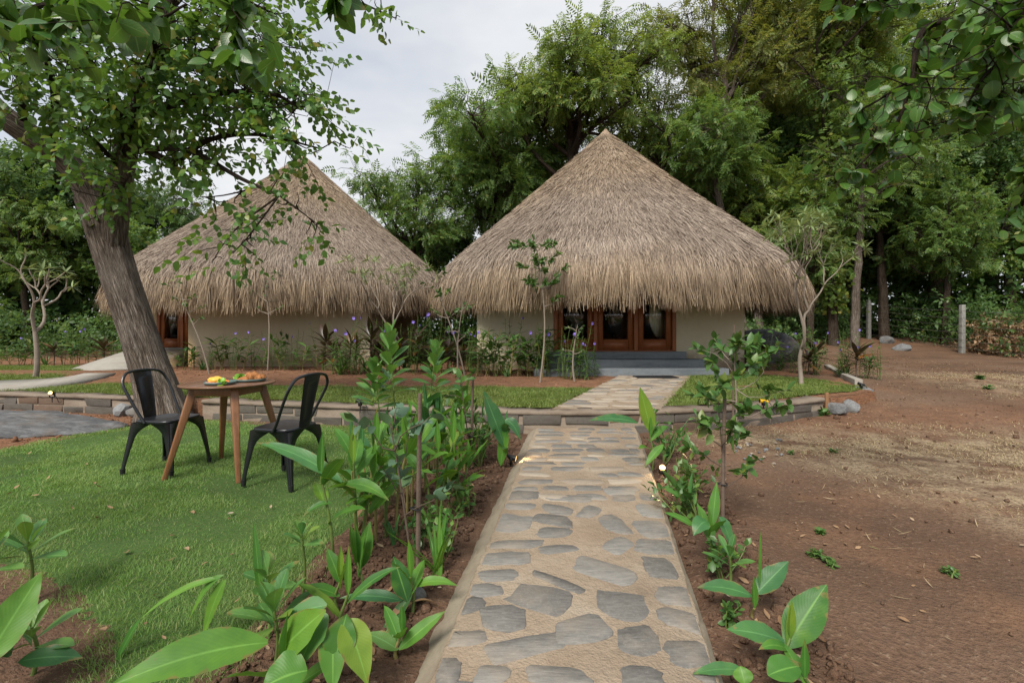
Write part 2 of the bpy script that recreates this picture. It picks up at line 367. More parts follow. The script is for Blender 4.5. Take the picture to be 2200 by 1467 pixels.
def m_concrete(name, c0, c1, stain, sc=1.0):
    t = NT(name); p = t.pos(); n = t.noise(p, 2.2 * sc, 6, .6); n2 = t.noise(p, 14 * sc, 6, .65)
    c = t.mix(n, c0, c1); c = t.mix(t.ramp(n2, [(.5, (0, 0, 0)), (.75, (.5,) * 3)]), c, stain)
    st = t.noise(t.mapv(p, (1.0, 1.0, 6.0)), 1.4 * sc, 5); c = t.mix(t.ramp(st, [(.5, (0, 0, 0)), (.72, (.6,) * 3)]), c, stain)
    return t.out(t.bsdf(c, .8, .25, t.bump(t.noise(p, 60 * sc, 5), .3, .008)))
M['cement_blue'] = m_concrete('cement_blue', (.155, .18, .195), (.23, .25, .265), (.095, .11, .125))
M['cement'] = m_concrete('cement', (.25, .235, .205), (.34, .32, .28), (.19, .165, .135))
M['block'] = m_concrete('block', (.085, .077, .066), (.135, .122, .105), (.055, .043, .033), 2.0)
M['block_red'] = m_concrete('block_red', (.12, .08, .056), (.165, .115, .082), (.07, .047, .034), 2.0)
M['wall_mortar'] = m_concrete('wall_mortar', (.16, .128, .097), (.235, .19, .148), (.10, .066, .045), 1.5)
M['shoulder'] = m_concrete('shoulder', (.22, .185, .135), (.29, .25, .19), (.15, .115, .08), 4.0)
M['post_concrete'] = m_concrete('post_concrete', (.20, .20, .185), (.28, .275, .255), (.12, .115, .10), 3.0)
def m_mortar():
    t = NT('path_mortar'); p = t.pos(); n = t.noise(p, 3.0, 6, .6); n2 = t.noise(p, 26, 6, .7); n3 = t.noise(p, 1.1, 3)
    c = t.ramp(n, [(.3, (.235, .178, .125)), (.55, (.31, .245, .178)), (.75, (.36, .305, .24))])
    c = t.mix(t.ramp(n2, [(.5, (0, 0, 0)), (.72, (.6,) * 3)]), c, (.20, .155, .115))
    c = t.mix(t.ramp(n3, [(.5, (0, 0, 0)), (.7, (.4,) * 3)]), c, (.27, .185, .12))
    return t.out(t.bsdf(c, .9, .2, t.bump(t.math('ADD', t.noise(p, 18, 6, .65), t.math('MULTIPLY', t.noise(p, 110, 3), .5)), .8, .02)))
M['mortar'] = m_mortar()
def m_stone(name, cs, streak=(3, 16, 8), tan=(.33, .27, .205), smear=False, dirt=False):
    t = NT(name); p = t.pos(); r = t.n('ObjectInfo').outputs['Random']
    v = t.mapv(p, streak); f = t.noise(v, 5.0, 8, .7, .4); g = t.noise(p, 85, 4, .7); n = t.noise(p, 4.0, 4)
    c = t.ramp(t.math('ADD', t.math('MULTIPLY', f, .75), t.math('MULTIPLY', r, .25)), [(.3, cs[0]), (.5, cs[1]), (.7, cs[2])])
    c = t.mix(t.ramp(g, [(.52, (0, 0, 0)), (.72, (.6,) * 3)]), c, cs[2]); c = t.mix(t.ramp(n, [(.5, (0, 0, 0)), (.75, (.6,) * 3)]), c, tan)
    if dirt:
        zz_ = t.n('SeparateXYZ', {0: p}).outputs[2]; c = t.mix(t.ramp(t.math('ADD', zz_, t.math('MULTIPLY', t.noise(p, 3, 5, .65), -.22)), [(-.15, (1, 1, 1)), (-.105, (0, 0, 0))]), c, (.20, .105, .06))
    if smear:
        e = t.n('SeparateXYZ', {0: t.uv()}).outputs[0]; sn = t.noise(p, 17, 5, .65); c = t.mix(t.ramp(t.math('ADD', t.math('MULTIPLY', e, .8), t.math('MULTIPLY', sn, .75)), [(1.04, (0, 0, 0)), (1.17, (.85, .85, .85))]), c, t.mix(n, (.25, .19, .135), (.33, .265, .195)))
    return t.out(t.bsdf(c, .75, .3, t.bump(t.math('ADD', f, t.math('MULTIPLY', g, .4)), .45, .01)))
M['flagstone'] = m_stone('flagstone', [(.097, .092, .083), (.155, .148, .135), (.245, .232, .208)], smear=True)
M['flag_tan'] = m_stone('flag_tan', [(.21, .17, .13), (.30, .25, .195), (.39, .34, .27)], smear=True)
M['rock'] = m_stone('rock', [(.08, .083, .085), (.14, .145, .15), (.23, .235, .235)], (6, 6, 10), (.18, .155, .125))
M['outcrop'] = m_stone('outcrop', [(.03, .032, .034), (.07, .072, .075), (.2, .205, .21)], (.8, 1.6, 1.6), (.10, .07, .048))
def m_bark(name, c0, c1, c2, su=26, sv=1.5, st=1.0):
    t = NT(name); u = t.n('SeparateXYZ', {0: t.uv()}); a = t.math('MULTIPLY', u.outputs[0], 6.28318)
    v = t.n('CombineXYZ', {0: t.math('MULTIPLY', t.math('COSINE', a), su / 6.28), 1: t.math('MULTIPLY', t.math('SINE', a), su / 6.28), 2: t.math('MULTIPLY', u.outputs[1], sv)}).outputs[0]
    n = t.noise(v, 2.2, 8, .7, .8); vd = t.n('VectorMath', {0: v, 1: t.n('TexNoise', {'Vector': v, 'Scale': 1.3, 'Detail': 4.0}).outputs['Color']}, operation='ADD').outputs[0]; vo = t.n('TexVoronoi', {'Vector': vd, 'Scale': 2.6}, feature='DISTANCE_TO_EDGE').outputs['Distance']
    cr = t.ramp(vo, [(0, (0, 0, 0)), (.22, (1, 1, 1))]); h = t.math('ADD', n, t.math('MULTIPLY', cr, .25))
    c = t.ramp(n, [(.36, c0), (.5, c1), (.64, c2)]); c = t.mix(t.math('MULTIPLY', t.math('SUBTRACT', 1.0, cr), .5), c, tuple(x * .5 for x in c0))
    c = t.mix(t.ramp(t.noise(t.pos(), 1.6, 4), [(.5, (0, 0, 0)), (.75, (.5,) * 3)]), c, c2)
    return t.out(t.bsdf(c, .95, .12, t.bump(h, st, .05)))
M['bark'] = m_bark('bark', (.058, .043, .033), (.175, .137, .108), (.37, .32, .275))
M['bark_dark'] = m_bark('bark_dark', (.04, .03, .022), (.085, .062, .045), (.15, .12, .09))
M['bark_pale'] = m_bark('bark_pale', (.12, .09, .07), (.22, .175, .14), (.33, .29, .25))
def m_ground():
    t = NT('soil'); p = t.pos(); at = lambda n: t.n('Attribute', attribute_name=n).outputs['Fac']
    n1 = t.noise(p, .55, 2, .55); n2 = t.noise(p, 5.0, 4, .65); n3 = t.noise(p, 42, 3, .7); n4 = t.noise(p, 1.7, 2)
    dirt = t.ramp(n1, [(.3, (.095, .057, .037)), (.5, (.135, .083, .054)), (.68, (.175, .116, .08))])
    dirt = t.mix(t.ramp(n4, [(.48, (0, 0, 0)), (.7, (.6,) * 3)]), dirt, (.20, .112, .065))
    red = t.ramp(n2, [(.3, (.155, .074, .04)), (.6, (.25, .128, .073)), (.8, (.31, .182, .112))])
    dark = t.ramp(n2, [(.3, (.07, .04, .026)), (.55, (.12, .07, .045)), (.8, (.175, .11, .075))])
    straw = t.ramp(n3, [(.35, (.23, .16, .10)), (.55, (.36, .28, .18)), (.7, (.44, .36, .25))])
    c = t.mix(at('red'), dirt, red); c = t.mix(at('dark'), c, dark)
    sm = t.math('MULTIPLY', at('straw'), t.ramp(t.noise(p, 2.4, 3, .7), [(.38, (0, 0, 0)), (.6, (1, 1, 1))])); c = t.mix(sm, c, straw)
    c = t.mix(t.ramp(n3, [(.32, (.7,) * 3), (.48, (0, 0, 0))]), c, (.075, .045, .03)); c = t.mix(t.ramp(n3, [(.58, (0, 0, 0)), (.7, (.6,) * 3)]), c, (.28, .205, .145))
    n5 = t.noise(p, 12, 3, .6); c = t.mix(t.ramp(n5, [(.5, (0, 0, 0)), (.68, (.45,) * 3)]), c, (.10, .065, .045))
    h = t.math('ADD', n2, t.math('MULTIPLY', n3, .75))
    return t.out(t.bsdf(c, .95, .12, t.bump(h, .8, .035)))
M['soil'] = m_ground()
def m_lawn(name, c0, c1, c2):
    t = NT(name); p = t.pos(); n = t.noise(p, 1.3, 4); n3 = t.noise(p, 60, 5, .7)
    c = t.ramp(n, [(.35, c0), (.65, c1)]); c = t.mix(t.ramp(n3, [(.45, (0, 0, 0)), (.7, (.7,) * 3)]), c, c2)
    return t.out(t.bsdf(c, .95, .1, t.bump(n3, .8, .02)))
M['lawn_base'] = m_lawn('lawn_base', (.045, .09, .024), (.07, .135, .034), (.13, .15, .06))
M['lawn_base_up'] = m_lawn('lawn_base_up', (.05, .075, .016), (.075, .105, .02), (.13, .125, .045))
def m_thatch(name, base=False):
    t = NT(name); r = t.rnd(); z = t.n('SeparateXYZ', {0: t.obj()}).outputs[2]
    c = t.ramp(r, [(0, (.15, .105, .068)), (.3, (.245, .18, .123)), (.65, (.335, .257, .18)), (1.0, (.45, .36, .262))])
    ns = t.noise(t.obj(), .8, 4)
    band = t.math('ADD', z, t.math('MULTIPLY', t.math('SUBTRACT', ns, .5), 1.6))
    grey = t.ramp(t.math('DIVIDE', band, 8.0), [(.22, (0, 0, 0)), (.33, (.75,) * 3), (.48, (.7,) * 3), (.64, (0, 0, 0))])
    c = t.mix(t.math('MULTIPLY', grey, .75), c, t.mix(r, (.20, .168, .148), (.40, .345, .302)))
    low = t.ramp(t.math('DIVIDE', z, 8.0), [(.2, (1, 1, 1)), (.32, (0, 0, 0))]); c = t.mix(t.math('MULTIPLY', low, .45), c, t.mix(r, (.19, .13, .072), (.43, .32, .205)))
    wp_ = t.noise(t.mapv(t.obj(), (1, 1, .6)), 1.1, 5, .65); c = t.mix(t.ramp(wp_, [(.5, (0, 0, 0)), (.72, (.55,) * 3)]), c, t.mix(r, (.09, .065, .048), (.26, .205, .16)))
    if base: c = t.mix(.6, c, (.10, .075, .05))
    return t.out(t.bsdf(c, .85, .2))
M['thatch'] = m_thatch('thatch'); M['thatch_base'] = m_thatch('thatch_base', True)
def m_lamp(name, col, st):
    t = NT(name); return t.out(t.n('Emission', {'Color': (*col, 1), 'Strength': st}).outputs[0])
M['lamp'] = m_lamp('lamp', (1.0, .55, .18), 2.6)
M['wire'] = simple('wire', (.18, .17, .16), .6, .4, .2, 10, 0, .6)
# ------------------------------------------------------------------ terrain
WALL = crom([(-13, 7.9), (-9.2, 7.3), (-7.87, 7.0), (-5.67, 6.6), (-4.6, 6.35), (-2.4, 5.87), (.11, 5.41), (1.54, 5.42), (2.91, 5.72), (3.75, 6.08), (4.4, 6.42)], 10)
TZ = 0.25
def wall_y(x): return np.interp(x, WALL[:, 0], WALL[:, 1])
def gz(x, y):
    x = np.asarray(x, float); y = np.asarray(y, float)
    h = .26 * sstep(5.4, 10.0, y) * sstep(2.6, 5.2, x) + .20 * sstep(9, 14, y) * (1 - sstep(2.6, 5.2, x))
    h = h + (.22 + .50 * sstep(2, 10, x)) * sstep(14.5, 23, y)
    h = h + (noise2(x, y, .7, 3, 3) - .5) * .06 * sstep(2.2, 4.5, x)
    far = sstep(24, 60, np.hypot(x, y)); h = h + far * (noise2(x, y, .03, 9) - .3) * 2.0
    return h
def soil_rough(x, y, k): return (noise2(x, y, 5, 11, 4) - .5) * .05 * k + (noise2(x, y, 1.6, 12, 2) - .5) * .03 * k
LAWN_R = [(-1.05, .4), (-1.03, 1.3), (-1.0, 2.0), (-.98, 2.6), (-.86, 3.5), (-.7, 4.5), (-.62, 5.2), (-.6, 5.62)]
LAWN_POLY = LAWN_R + [(-1.2, 5.6), (-2.4, 5.8), (-4.0, 6.14), (-4.35, 6.1), (-4.75, 5.75), (-5.05, 5.15), (-5.15, 4.55), (-5.6, 4.3), (-7.5, 4.1), (-7.5, 2.35), (-3.4, 2.38), (-2.9, 2.3), (-2.5, 2.27), (-2.15, 2.12), (-1.9, 1.95), (-1.62, 1.72), (-1.45, 1.5), (-1.4, .9), (-1.45, .4)]
PATH_L = np.array([(-.47, .1), (-.27, 1.47), (.26, 5.2), (.29, 5.40)]); PATH_R = np.array([(.41, .1), (.674, 1.47), (1.43, 5.2), (1.47, 5.42)])
def pl(y): return np.interp(y, PATH_L[:, 1], PATH_L[:, 0])
def pr(y): return np.interp(y, PATH_R[:, 1], PATH_R[:, 0])
def darkmask(x, y):
    left = (1 - sstep(-.05, .35, x - (pl(y) - .12))) * sstep(-1.25, -.95, x) * (y < 5.6)
    right = sstep(-.3, .0, x - pr(y)) * (1 - sstep(.25, .75, x - pr(y))) * (1 - sstep(4.6, 5.4, y))
    corner = (1 - sstep(-1.5, -1.25, x)) * (1 - sstep(2.05, 2.3, y)) * sstep(-4, -3, x)
    return np.clip(left + right + corner, 0, 1)
def redmask(x, y): return np.clip((1 - sstep(-5.0, -4.2, x)) * sstep(3.9, 4.6, y) * (1 - sstep(14, 18, y)) + sstep(2.4, 3.4, x) * sstep(4.5, 5.6, y) * (1 - sstep(6.2, 7.5, y)) * .5 + .55 * sstep(17, 21, y) * sstep(10, 13, x), 0, 1)
def strawmask(x, y):
    a = sstep(2.3, 3.2, x - .25 * (4 - y)) * sstep(2.3, 2.9, y) * (1 - sstep(4.6, 5.6, y)); b = sstep(7.5, 9, x) * sstep(5, 6, y) * (1 - sstep(9, 11, y)) * .7
    c = .35 * sstep(1.7, 2.2, x) * sstep(4.4, 5, y) * (1 - sstep(5.6, 6.2, y))
    return np.clip((a + b + c) * (.5 + noise2(x, y, 1.1, 31, 3)), 0, 1)
def axis_pts(f0, f1, st, out):
    a = np.arange(f0, f1 + st, st); e = []; d = st * 2; v = f1 + st
    while v < out: e.append(v); v += d; d = min(d * 1.22, 40)
    return a, np.array(e)
ax, ex = axis_pts(-8, 9, .06, 600); xs = np.concatenate([-(ex[::-1] - 9) - 8, ax, ex])
ay, ey = axis_pts(-.6, 8.6, .06, 700); ey2 = -(axis_pts(0, .6, .06, 120)[1]); ys = np.concatenate([np.sort(ey2[ey2 < -.7]), ay, ey])
GX, GY = np.meshgrid(xs, ys); gx, gy = GX.ravel(), GY.ravel()
dm, rm, sm_ = darkmask(gx, gy), redmask(gx, gy), strawmask(gx, gy)
lawnm = inpoly(gx, gy, LAWN_POLY)
z = gz(gx, gy) + soil_rough(gx, gy, (.35 + 1.0 * dm + .5 * rm) * (~lawnm) * (np.hypot(gx, gy) < 40)) - .004
onpath = (gx > pl(gy) - .05) & (gx < pr(gy) + .05) & (gy < 5.5) & (gy > -.2); z = np.where(onpath, -.03, z)
nx, ny = len(xs), len(ys); ii = (np.arange(ny - 1)[:, None] * nx + np.arange(nx - 1)[None]).ravel()
me = mesh_np('ground', np.stack([gx, gy, z], 1), np.stack([ii, ii + 1, ii + nx + 1, ii + nx], 1), M['soil'], smooth=True, attrs={'red': rm, 'dark': dm, 'straw': sm_})
tag(link_mesh('ground', me), kind='structure')
def ground_z(x, y):
    m = darkmask(x, y); r = redmask(x, y); return float(gz(x, y) + soil_rough(x, y, .25 + m + .5 * r) - .004)

# raised terrace behind the retaining wall
TERR = [tuple(p) for p in WALL + np.array([0, .1])] + [(5.1, 6.85), (5.75, 7.3), (6.3, 8.2), (7.3, 10.2), (8.3, 12.0), (9.3, 15), (9.3, 19), (-22, 19), (-22, 9), (-13, 8.0)]
def sheet(name, poly, st, zf, mat, attrs=None, x0=None, kind='structure', skirt=None, inset=0, jit=0.0):
    p = np.array(poly); xs_ = np.arange(p[:, 0].min(), p[:, 0].max() + st, st); ys_ = np.arange(p[:, 1].min(), p[:, 1].max() + st, st)
    X, Y = np.meshgrid(xs_, ys_); n_ = len(xs_)
    cx = (xs_[:-1] + st / 2)[None, :] + 0 * (ys_[:-1])[:, None]; cy = (ys_[:-1] + st / 2)[:, None] + 0 * cx
    jx, jy = (noise2(cx, cy, 6, 91) - .5) * jit, (noise2(cx, cy, 6, 92) - .5) * jit; m = inpoly(cx + jx, cy + jy, poly).ravel()
    if inset: m = np.logical_and.reduce([m] + [inpoly(cx + dx, cy + dy, poly).ravel() for dx, dy in ((inset, 0), (-inset, 0), (0, inset), (0, -inset))])
    q = (np.arange(len(ys_) - 1)[:, None] * n_ + np.arange(n_ - 1)[None]).ravel()[m]
    Q = np.stack([q, q + 1, q + n_ + 1, q + n_], 1); u, inv = np.unique(Q, return_inverse=True); x, y = X.ravel()[u], Y.ravel()[u]
    me = mesh_np(name, np.stack([x, y, zf(x, y)], 1), inv.reshape(-1, 4), mat, smooth=True, attrs={k: f(x, y) for k, f in (attrs or {}).items()})
    if skirt:
        E = np.sort(np.concatenate([inv.reshape(-1, 4)[:, [i, (i + 1) % 4]] for i in range(4)]), axis=1); uq, ct = np.unique(E, axis=0, return_counts=True); be = uq[ct == 1]
        bm = bmesh.new(); bm.from_mesh(me); bm.verts.ensure_lookup_table(); vs_ = list(bm.verts); low = {}
        for a_, b_ in be:
            for q_ in (a_, b_):
                if q_ not in low: c_ = vs_[q_].co; low[q_] = bm.verts.new((c_.x + .03, c_.y - .02, c_.z - skirt))
            bm.faces.new((vs_[a_], vs_[b_], low[b_], low[a_]))
        bm.to_mesh(me); bm.free()
        for k in (attrs or {}):
            d_ = me.attributes[k].data; n0 = len(x); vals = np.zeros(len(d_), np.float32); d_.foreach_get('value', vals); vals[n0:] = vals[0]; d_.foreach_set('value', vals)
    return tag(link_mesh(name, me), kind=kind)
UPL = lambda y: np.interp(y, [5.44, 9.68], [.445, 2.26]); UPR = lambda y: np.interp(y, [5.44, 9.68], [1.75, 3.80])
CP_A = np.array([(-10.6, 6.9), (-8.95, 7.15), (-7.9, 7.6), (-8.2, 8.9), (-9.0, 10.4), (-9.3, 11.3)])     # cement path: near edge
CP_B = np.array([(-12.0, 8.1), (-10.2, 8.55), (-9.2, 9.1), (-9.6, 10.2), (-10.3, 11.0), (-10.9, 11.5)])
def lawn_front(x, y): return np.zeros_like(x)
def bed_edge(x): return np.interp(x, [-12, -8, -5, -3, 0, 1.6], [8.6, 8.4, 8.1, 7.95, 7.75, 7.7]) + (noise2(x, x * 0, 1.7, 41) - .5) * .25
def terr_rough(x, y):
    front = (y < wall_y(np.clip(x, -13, 4.4)) + .32)
    bed = sstep(-.15, .25, y - bed_edge(x)); hump = .05 * np.exp(-((y - 10.6) / .5) ** 2)
    return TZ - .012 + soil_rough(x, y, .8) * bed * (~front) + hump * bed
sheet('terrace', TERR, .1, terr_rough, M['soil'], {'red': lambda x, y: np.full_like(x, .95), 'dark': lambda x, y: .0 * x, 'straw': lambda x, y: .0 * x}, skirt=.3)
def terr_z(x, y): return float(terr_rough(np.array([x]), np.array([y]))[0])

# lawns: turf sheet and blades
def blades(name, poly, dens, h, w, zf, mat, label, seed, bare=.0, lod=True):
    rng = np.random.default_rng(seed); p = np.array(poly); area = np.ptp(p[:, 0]) * np.ptp(p[:, 1]); N = int(area * dens)
    x = rng.uniform(p[:, 0].min(), p[:, 0].max(), N); y = rng.uniform(p[:, 1].min(), p[:, 1].max(), N)
    k = inpoly(x + rng.normal(0, .045, N) + (noise2(x, y, 4, 95) - .5) * .2, y + rng.normal(0, .045, N) + (noise2(x, y, 4, 96) - .5) * .2, poly) & (np.abs(x) < 1.16 * np.abs(y) + 1.3)
    if lod: k &= rng.uniform(0, 1, N) < np.clip(3.0 / np.maximum(y, 1.0), .22, 1)
    nz_ = noise2(x, y, 2.2, seed + 5, 3); k &= rng.uniform(0, 1, N) < np.clip((nz_ - bare) * 5, .12, 1)
    x, y, nz_ = x[k], y[k], nz_[k]; N = len(x)
    f = np.clip(np.maximum(y, 1.5) / 3.0, .8, 2.2) if lod else np.full(N, 1.0)
    hh = h * rng.uniform(.5, 1.25, N) * (.5 + .6 * nz_ + .75 * noise2(x, y, 11, seed + 9, 2) ** 1.5); a = rng.uniform(0, 2 * np.pi, N); ww = w * f * rng.uniform(.7, 1.3, N)
    lean = rng.uniform(.2, 1.5, N) * hh; la = noise2(x, y, 3.0, seed + 21, 3) * 14 + rng.normal(0, 1.5, N); a = la + np.pi / 2 + rng.normal(0, .7, N)
    b = np.stack([x, y, zf(x, y) - .004], 1); sx = np.stack([np.cos(a), np.sin(a), 0 * a], 1) * (ww / 2)[:, None]; ld = np.stack([np.cos(la), np.sin(la), 0 * a], 1)
    mid = b + ld * (lean * .35)[:, None] + np.array([0, 0, 1]) * (hh * .6)[:, None]; tip = b + ld * lean[:, None] + np.array([0, 0, 1]) * hh[:, None]
    V = np.stack([b - sx, b + sx, mid - sx * .7, mid + sx * .7, tip], 1).reshape(-1, 3)
    o = (np.arange(N) * 5)[:, None, None]; T = np.array([(0, 1, 3), (0, 3, 2), (2, 3, 4)])[None] + o
    return tag(link_mesh(name, mesh_np(name, V, T.reshape(-1, 3), mat)), label, 'grass', kind='stuff')
def lawn_edge(x, y):
    k = sum(inpoly(x + .13 * math.cos(a_), y + .13 * math.sin(a_), LAWN_POLY).astype(float) for a_ in np.arange(8) * math.pi / 4) / 8; return (1 - k) * -.035
sheet('lawn', LAWN_POLY, .05, lambda x, y: gz(x, y) + .006 + (noise2(x, y, 2.0, 17, 3) - .5) * .018 + lawn_edge(x, y), M['lawn_base'], inset=.04, jit=.1)
lawn_z = lambda x, y: gz(x, y) + .006 + (noise2(x, y, 2.0, 17, 3) - .5) * .018
blades('grass', LAWN_POLY, 14500, .021, .0028, lawn_z, M['grass'], 'short soft green turf around the wooden table and black chairs', 1, .30)
TL1 = [(x, wall_y(x) + .26) for x in np.linspace(-4.3, .3, 14)] + [(float(UPL(wall_y(.4) + .26)) - .0, wall_y(.4) + .26), (float(UPL(7.6)) - .02, 7.6)] + [(float(x), float(bed_edge(np.array([x]))[0])) for x in np.linspace(1.2, -7.3, 26)] + [(-7.85, 7.65), (-8.7, 7.3), (-8.4, wall_y(-8.4) + .16)] + [(x, wall_y(x) + .26) for x in (-8, -7, -6, -5.4)]
TL2 = [(float(UPR(5.75)) + .02, 5.75), (2.6, wall_y(2.6) + .3), (3.5, wall_y(3.5) + .35), (4.3, 6.75), (5.0, 7.1), (5.6, 7.35), (6.0, 7.8), (6.05, 8.3), (5.95, 9.0), (5.3, 10.2), (4.6, 10.5), (3.95, 10.3), (3.85, 9.72), (float(UPR(9.5)) + .02, 9.5)]
TL3 = [(-16, 8.2), (-12.1, 8.2), (-10.3, 8.7), (-9.3, 9.2), (-9.75, 10.3), (-10.5, 11.05), (-11.0, 11.6), (-12.0, 12.6), (-16, 13.0)]
tz = lambda x, y: TZ + .004 + (noise2(x, y, 1.5, 27, 2) - .5) * .02
for poly, nm, lb, s_ in ((TL1, 'terrace_lawn', 'strip of bright green turf along the top of the retaining wall', 2), (TL2, 'terrace_lawn', 'fresh bright green turf patch beside the right hut steps', 3), (TL3, 'terrace_lawn', 'green turf beyond the cement path at far left', 4)):
    sheet(nm, poly, .08, tz, M['lawn_base_up'], jit=.1); blades('grass', poly, 3000, .034, .007, tz, M['grass_up'], lb, s_, .25, lod=False)

# ------------------------------------------------------------------ lower stone path
PZ = .06
path = tag(empty('stone_path', (0, 0, 0)), kind='structure')
a = Acc(); yy = np.linspace(.1, 5.40, 90); V = []; VL = []; VR = []; rq = np.random.default_rng(8)
for y in yy:
    l, r = pl(y), pr(y); j = rq.normal(0, .004, 4); w1 = .02 * noise2(y, 0, 3.0, 55) + .012 * noise2(y, 3, 14.0, 56)
    V += [(l + j[0], y, -.05), (l + j[0], y, PZ - .005), (l + .008 + j[0], y, PZ), (r - .008 + j[1], y, PZ), (r + j[1], y, PZ - .005), (r + j[1], y, -.05)]
    VL += [(l - .085 - w1, y, -.06), (l - .075 - w1, y, -.005 + j[2]), (l - .035 - w1 * .4, y, .022 + j[3]), (l + .004, y, PZ - .012)]; VR += [(r - .004, y, PZ - .03), (r + .02 + w1 * .5, y, .012 + j[2]), (r + .035 + w1, y, -.06)]
a.add(V, [(i * 6 + j, i * 6 + j + 1, i * 6 + 6 + j + 1, i * 6 + 6 + j) for i in range(89) for j in range(5)])
a.build('mortar_bed', M['mortar'], path)
for VS, k in ((VL, 4), (VR, 3)): Acc().add(VS, [(i * k + j, i * k + j + 1, i * k + k + j + 1, i * k + k + j) for i in range(89) for j in range(k - 1)]).build('cement_shoulder', M['shoulder'], path)
rngp = np.random.default_rng(5)
def flag(poly, z0, th, parent, mat, name='stone'):
    poly = np.array(poly); n_ = len(poly); c = poly.mean(0); ins = c + (poly - c) * .955
    tilt = rngp.normal(0, .006, 2); zt = lambda p: z0 + th + (p - c) @ tilt
    V = [(*(p - c), z0 - .02) for p in poly] + [(*(p - c), zt(p) - .0035) for p in poly] + [(*(p - c), zt(p)) for p in ins] + [(0, 0, z0 + th + .001)]
    T = [(i, (i + 1) % n_, n_ + (i + 1) % n_, n_ + i) for i in range(n_)] + [(n_ + i, n_ + (i + 1) % n_, 2 * n_ + (i + 1) % n_, 2 * n_ + i) for i in range(n_)]
    A = Acc(); A.add(V, T, [(1, 0)] * n_ + [(1, 0)] * n_ + [(.93, 0)] * n_ + [(0, 0)]); A.T.append(np.array([(2 * n_ + i, 2 * n_ + (i + 1) % n_, 3 * n_) for i in range(n_)])); 
    return A.build(name, mat, parent, loc=(c[0], c[1], 0))
def blob_poly(cx, cy, w, h, ang, n_=17, rng=rngp, e=.6):
    t = np.linspace(0, 2 * np.pi, n_, endpoint=False) + rng.uniform(-.12, .12, n_)
    x = np.sign(np.cos(t)) * np.abs(np.cos(t)) ** e * w / 2; y = np.sign(np.sin(t)) * np.abs(np.sin(t)) ** e * h / 2
    k = rng.uniform(.87, 1.07, n_) * (1 + .12 * np.sin(2 * t + rng.uniform(0, 6)) + .06 * np.sin(3 * t + rng.uniform(0, 6))); sk = rng.uniform(-.25, .25); x, y = (x + sk * y * w / max(h, 1e-6) * .5) * k, y * k
    ca, sa = math.cos(ang), math.sin(ang); return np.stack([cx + x * ca - y * sa, cy + x * sa + y * ca], 1)
S8 = [(1230, 300, 160, 60, 0), (1510, 320, 290, 36, 3), (1205, 370, 185, 40, 0), (1440, 390, 170, 52, 8), (1640, 402, 125, 70, 15), (1155, 475, 200, 115, 10), (1410, 455, 240, 58, 12), (1415, 530, 215, 58, 5), (1800, 482, 140, 108, 0), (2020, 400, 150, 76, 0), (2035, 512, 235, 88, 0), (1180, 605, 305, 52, 0), (1440, 635, 250, 44, -8), (1820, 612, 150, 100, 30), (2045, 620, 270, 78, 5), (1115, 695, 295, 78, 0), (1720, 768, 420, 95, 20), (1440, 838, 320, 48, 22), (1065, 797, 255, 58, -3), (2075, 752, 190, 110, 5), (990, 893, 220, 70, -5), (890, 985, 190, 90, -25), (1330, 945, 390, 130, 14), (1850, 985, 290, 165, 8), (1105, 1060, 285, 135, 0), (1600, 1140, 360, 135, -8), (860, 1190, 260, 95, 0), (1235, 1245, 440, 130, -12), (1945, 1205, 215, 180, 0), (760, 1400, 160, 140, 0), (1030, 1418, 215, 100, 0), (1450, 1428, 410, 100, 4), (1960, 1425, 270, 100, 4)]
S9 = [(370, 785, 200, 85, 5), (400, 908, 215, 95, 12), (450, 1085, 265, 115, 0), (545, 1210, 130, 60, 0), (75, 235, 140, 36, 0), (250, 265, 130, 28, 0)]
px_st = [(700 + u * .3456, 960 + v * .3456, w * .3456, h * .3456, an) for u, v, w, h, an in S8] + [(1300 + u * .409, 960 + v * .409, w * .409, h * .409, an) for u, v, w, h, an in S9]
placed = []
def add_stone(cx, cy, w, h, ang, mat):
    poly = blob_poly(cx, cy, w, h, ang); poly[:, 0] = np.clip(poly[:, 0], pl(poly[:, 1]) + .012, pr(poly[:, 1]) - .012)
    flag(poly, PZ, rngp.uniform(.001, .0045), path, mat); placed.append((cx, cy, max(w, h * .8) / 2, h / 2))
for px, py, w, h, an in px_st:
    g = G(px, py, PZ); g1 = G(px, py + h / 2, PZ); g0 = G(px, py - h / 2, PZ)
    add_stone(g[0], (g0[1] + g1[1]) / 2, w / F * g[1] * 1.13, abs(g0[1] - g1[1]) * 1.16, -math.radians(an) * 1.6, M['flagstone'])
y = 3.05
while y < 5.32:                                   # the farther courses, thinner stones side by side
    x = pl(y) + .03; hh = rngp.uniform(.10, .17)
    while x < pr(y) - .1:
        w = rngp.uniform(.14, .34); w = min(w, pr(y) - .02 - x)
        if w > .08 and rngp.uniform() < .88: add_stone(x + w / 2, y + hh / 2 + rngp.uniform(-.015, .015), w * .93, hh * .86, rngp.uniform(-.08, .08), M['flagstone'] if rngp.uniform() < .72 else M['flag_tan'])
        x += w + rngp.uniform(.0, .035)
    y += hh + rngp.uniform(.005, .03)
y = .15
while y < 1.38:
    x = pl(y) + .03; hh = rngp.uniform(.13, .2)
    while x < pr(y) - .1:
        w = min(rngp.uniform(.16, .34), pr(y) - .02 - x)
        if w > .08: add_stone(x + w / 2, y + hh / 2, w * .86, hh * .8, rngp.uniform(-.1, .1), M['flagstone'])
        x += w + .03
    y += hh + .03
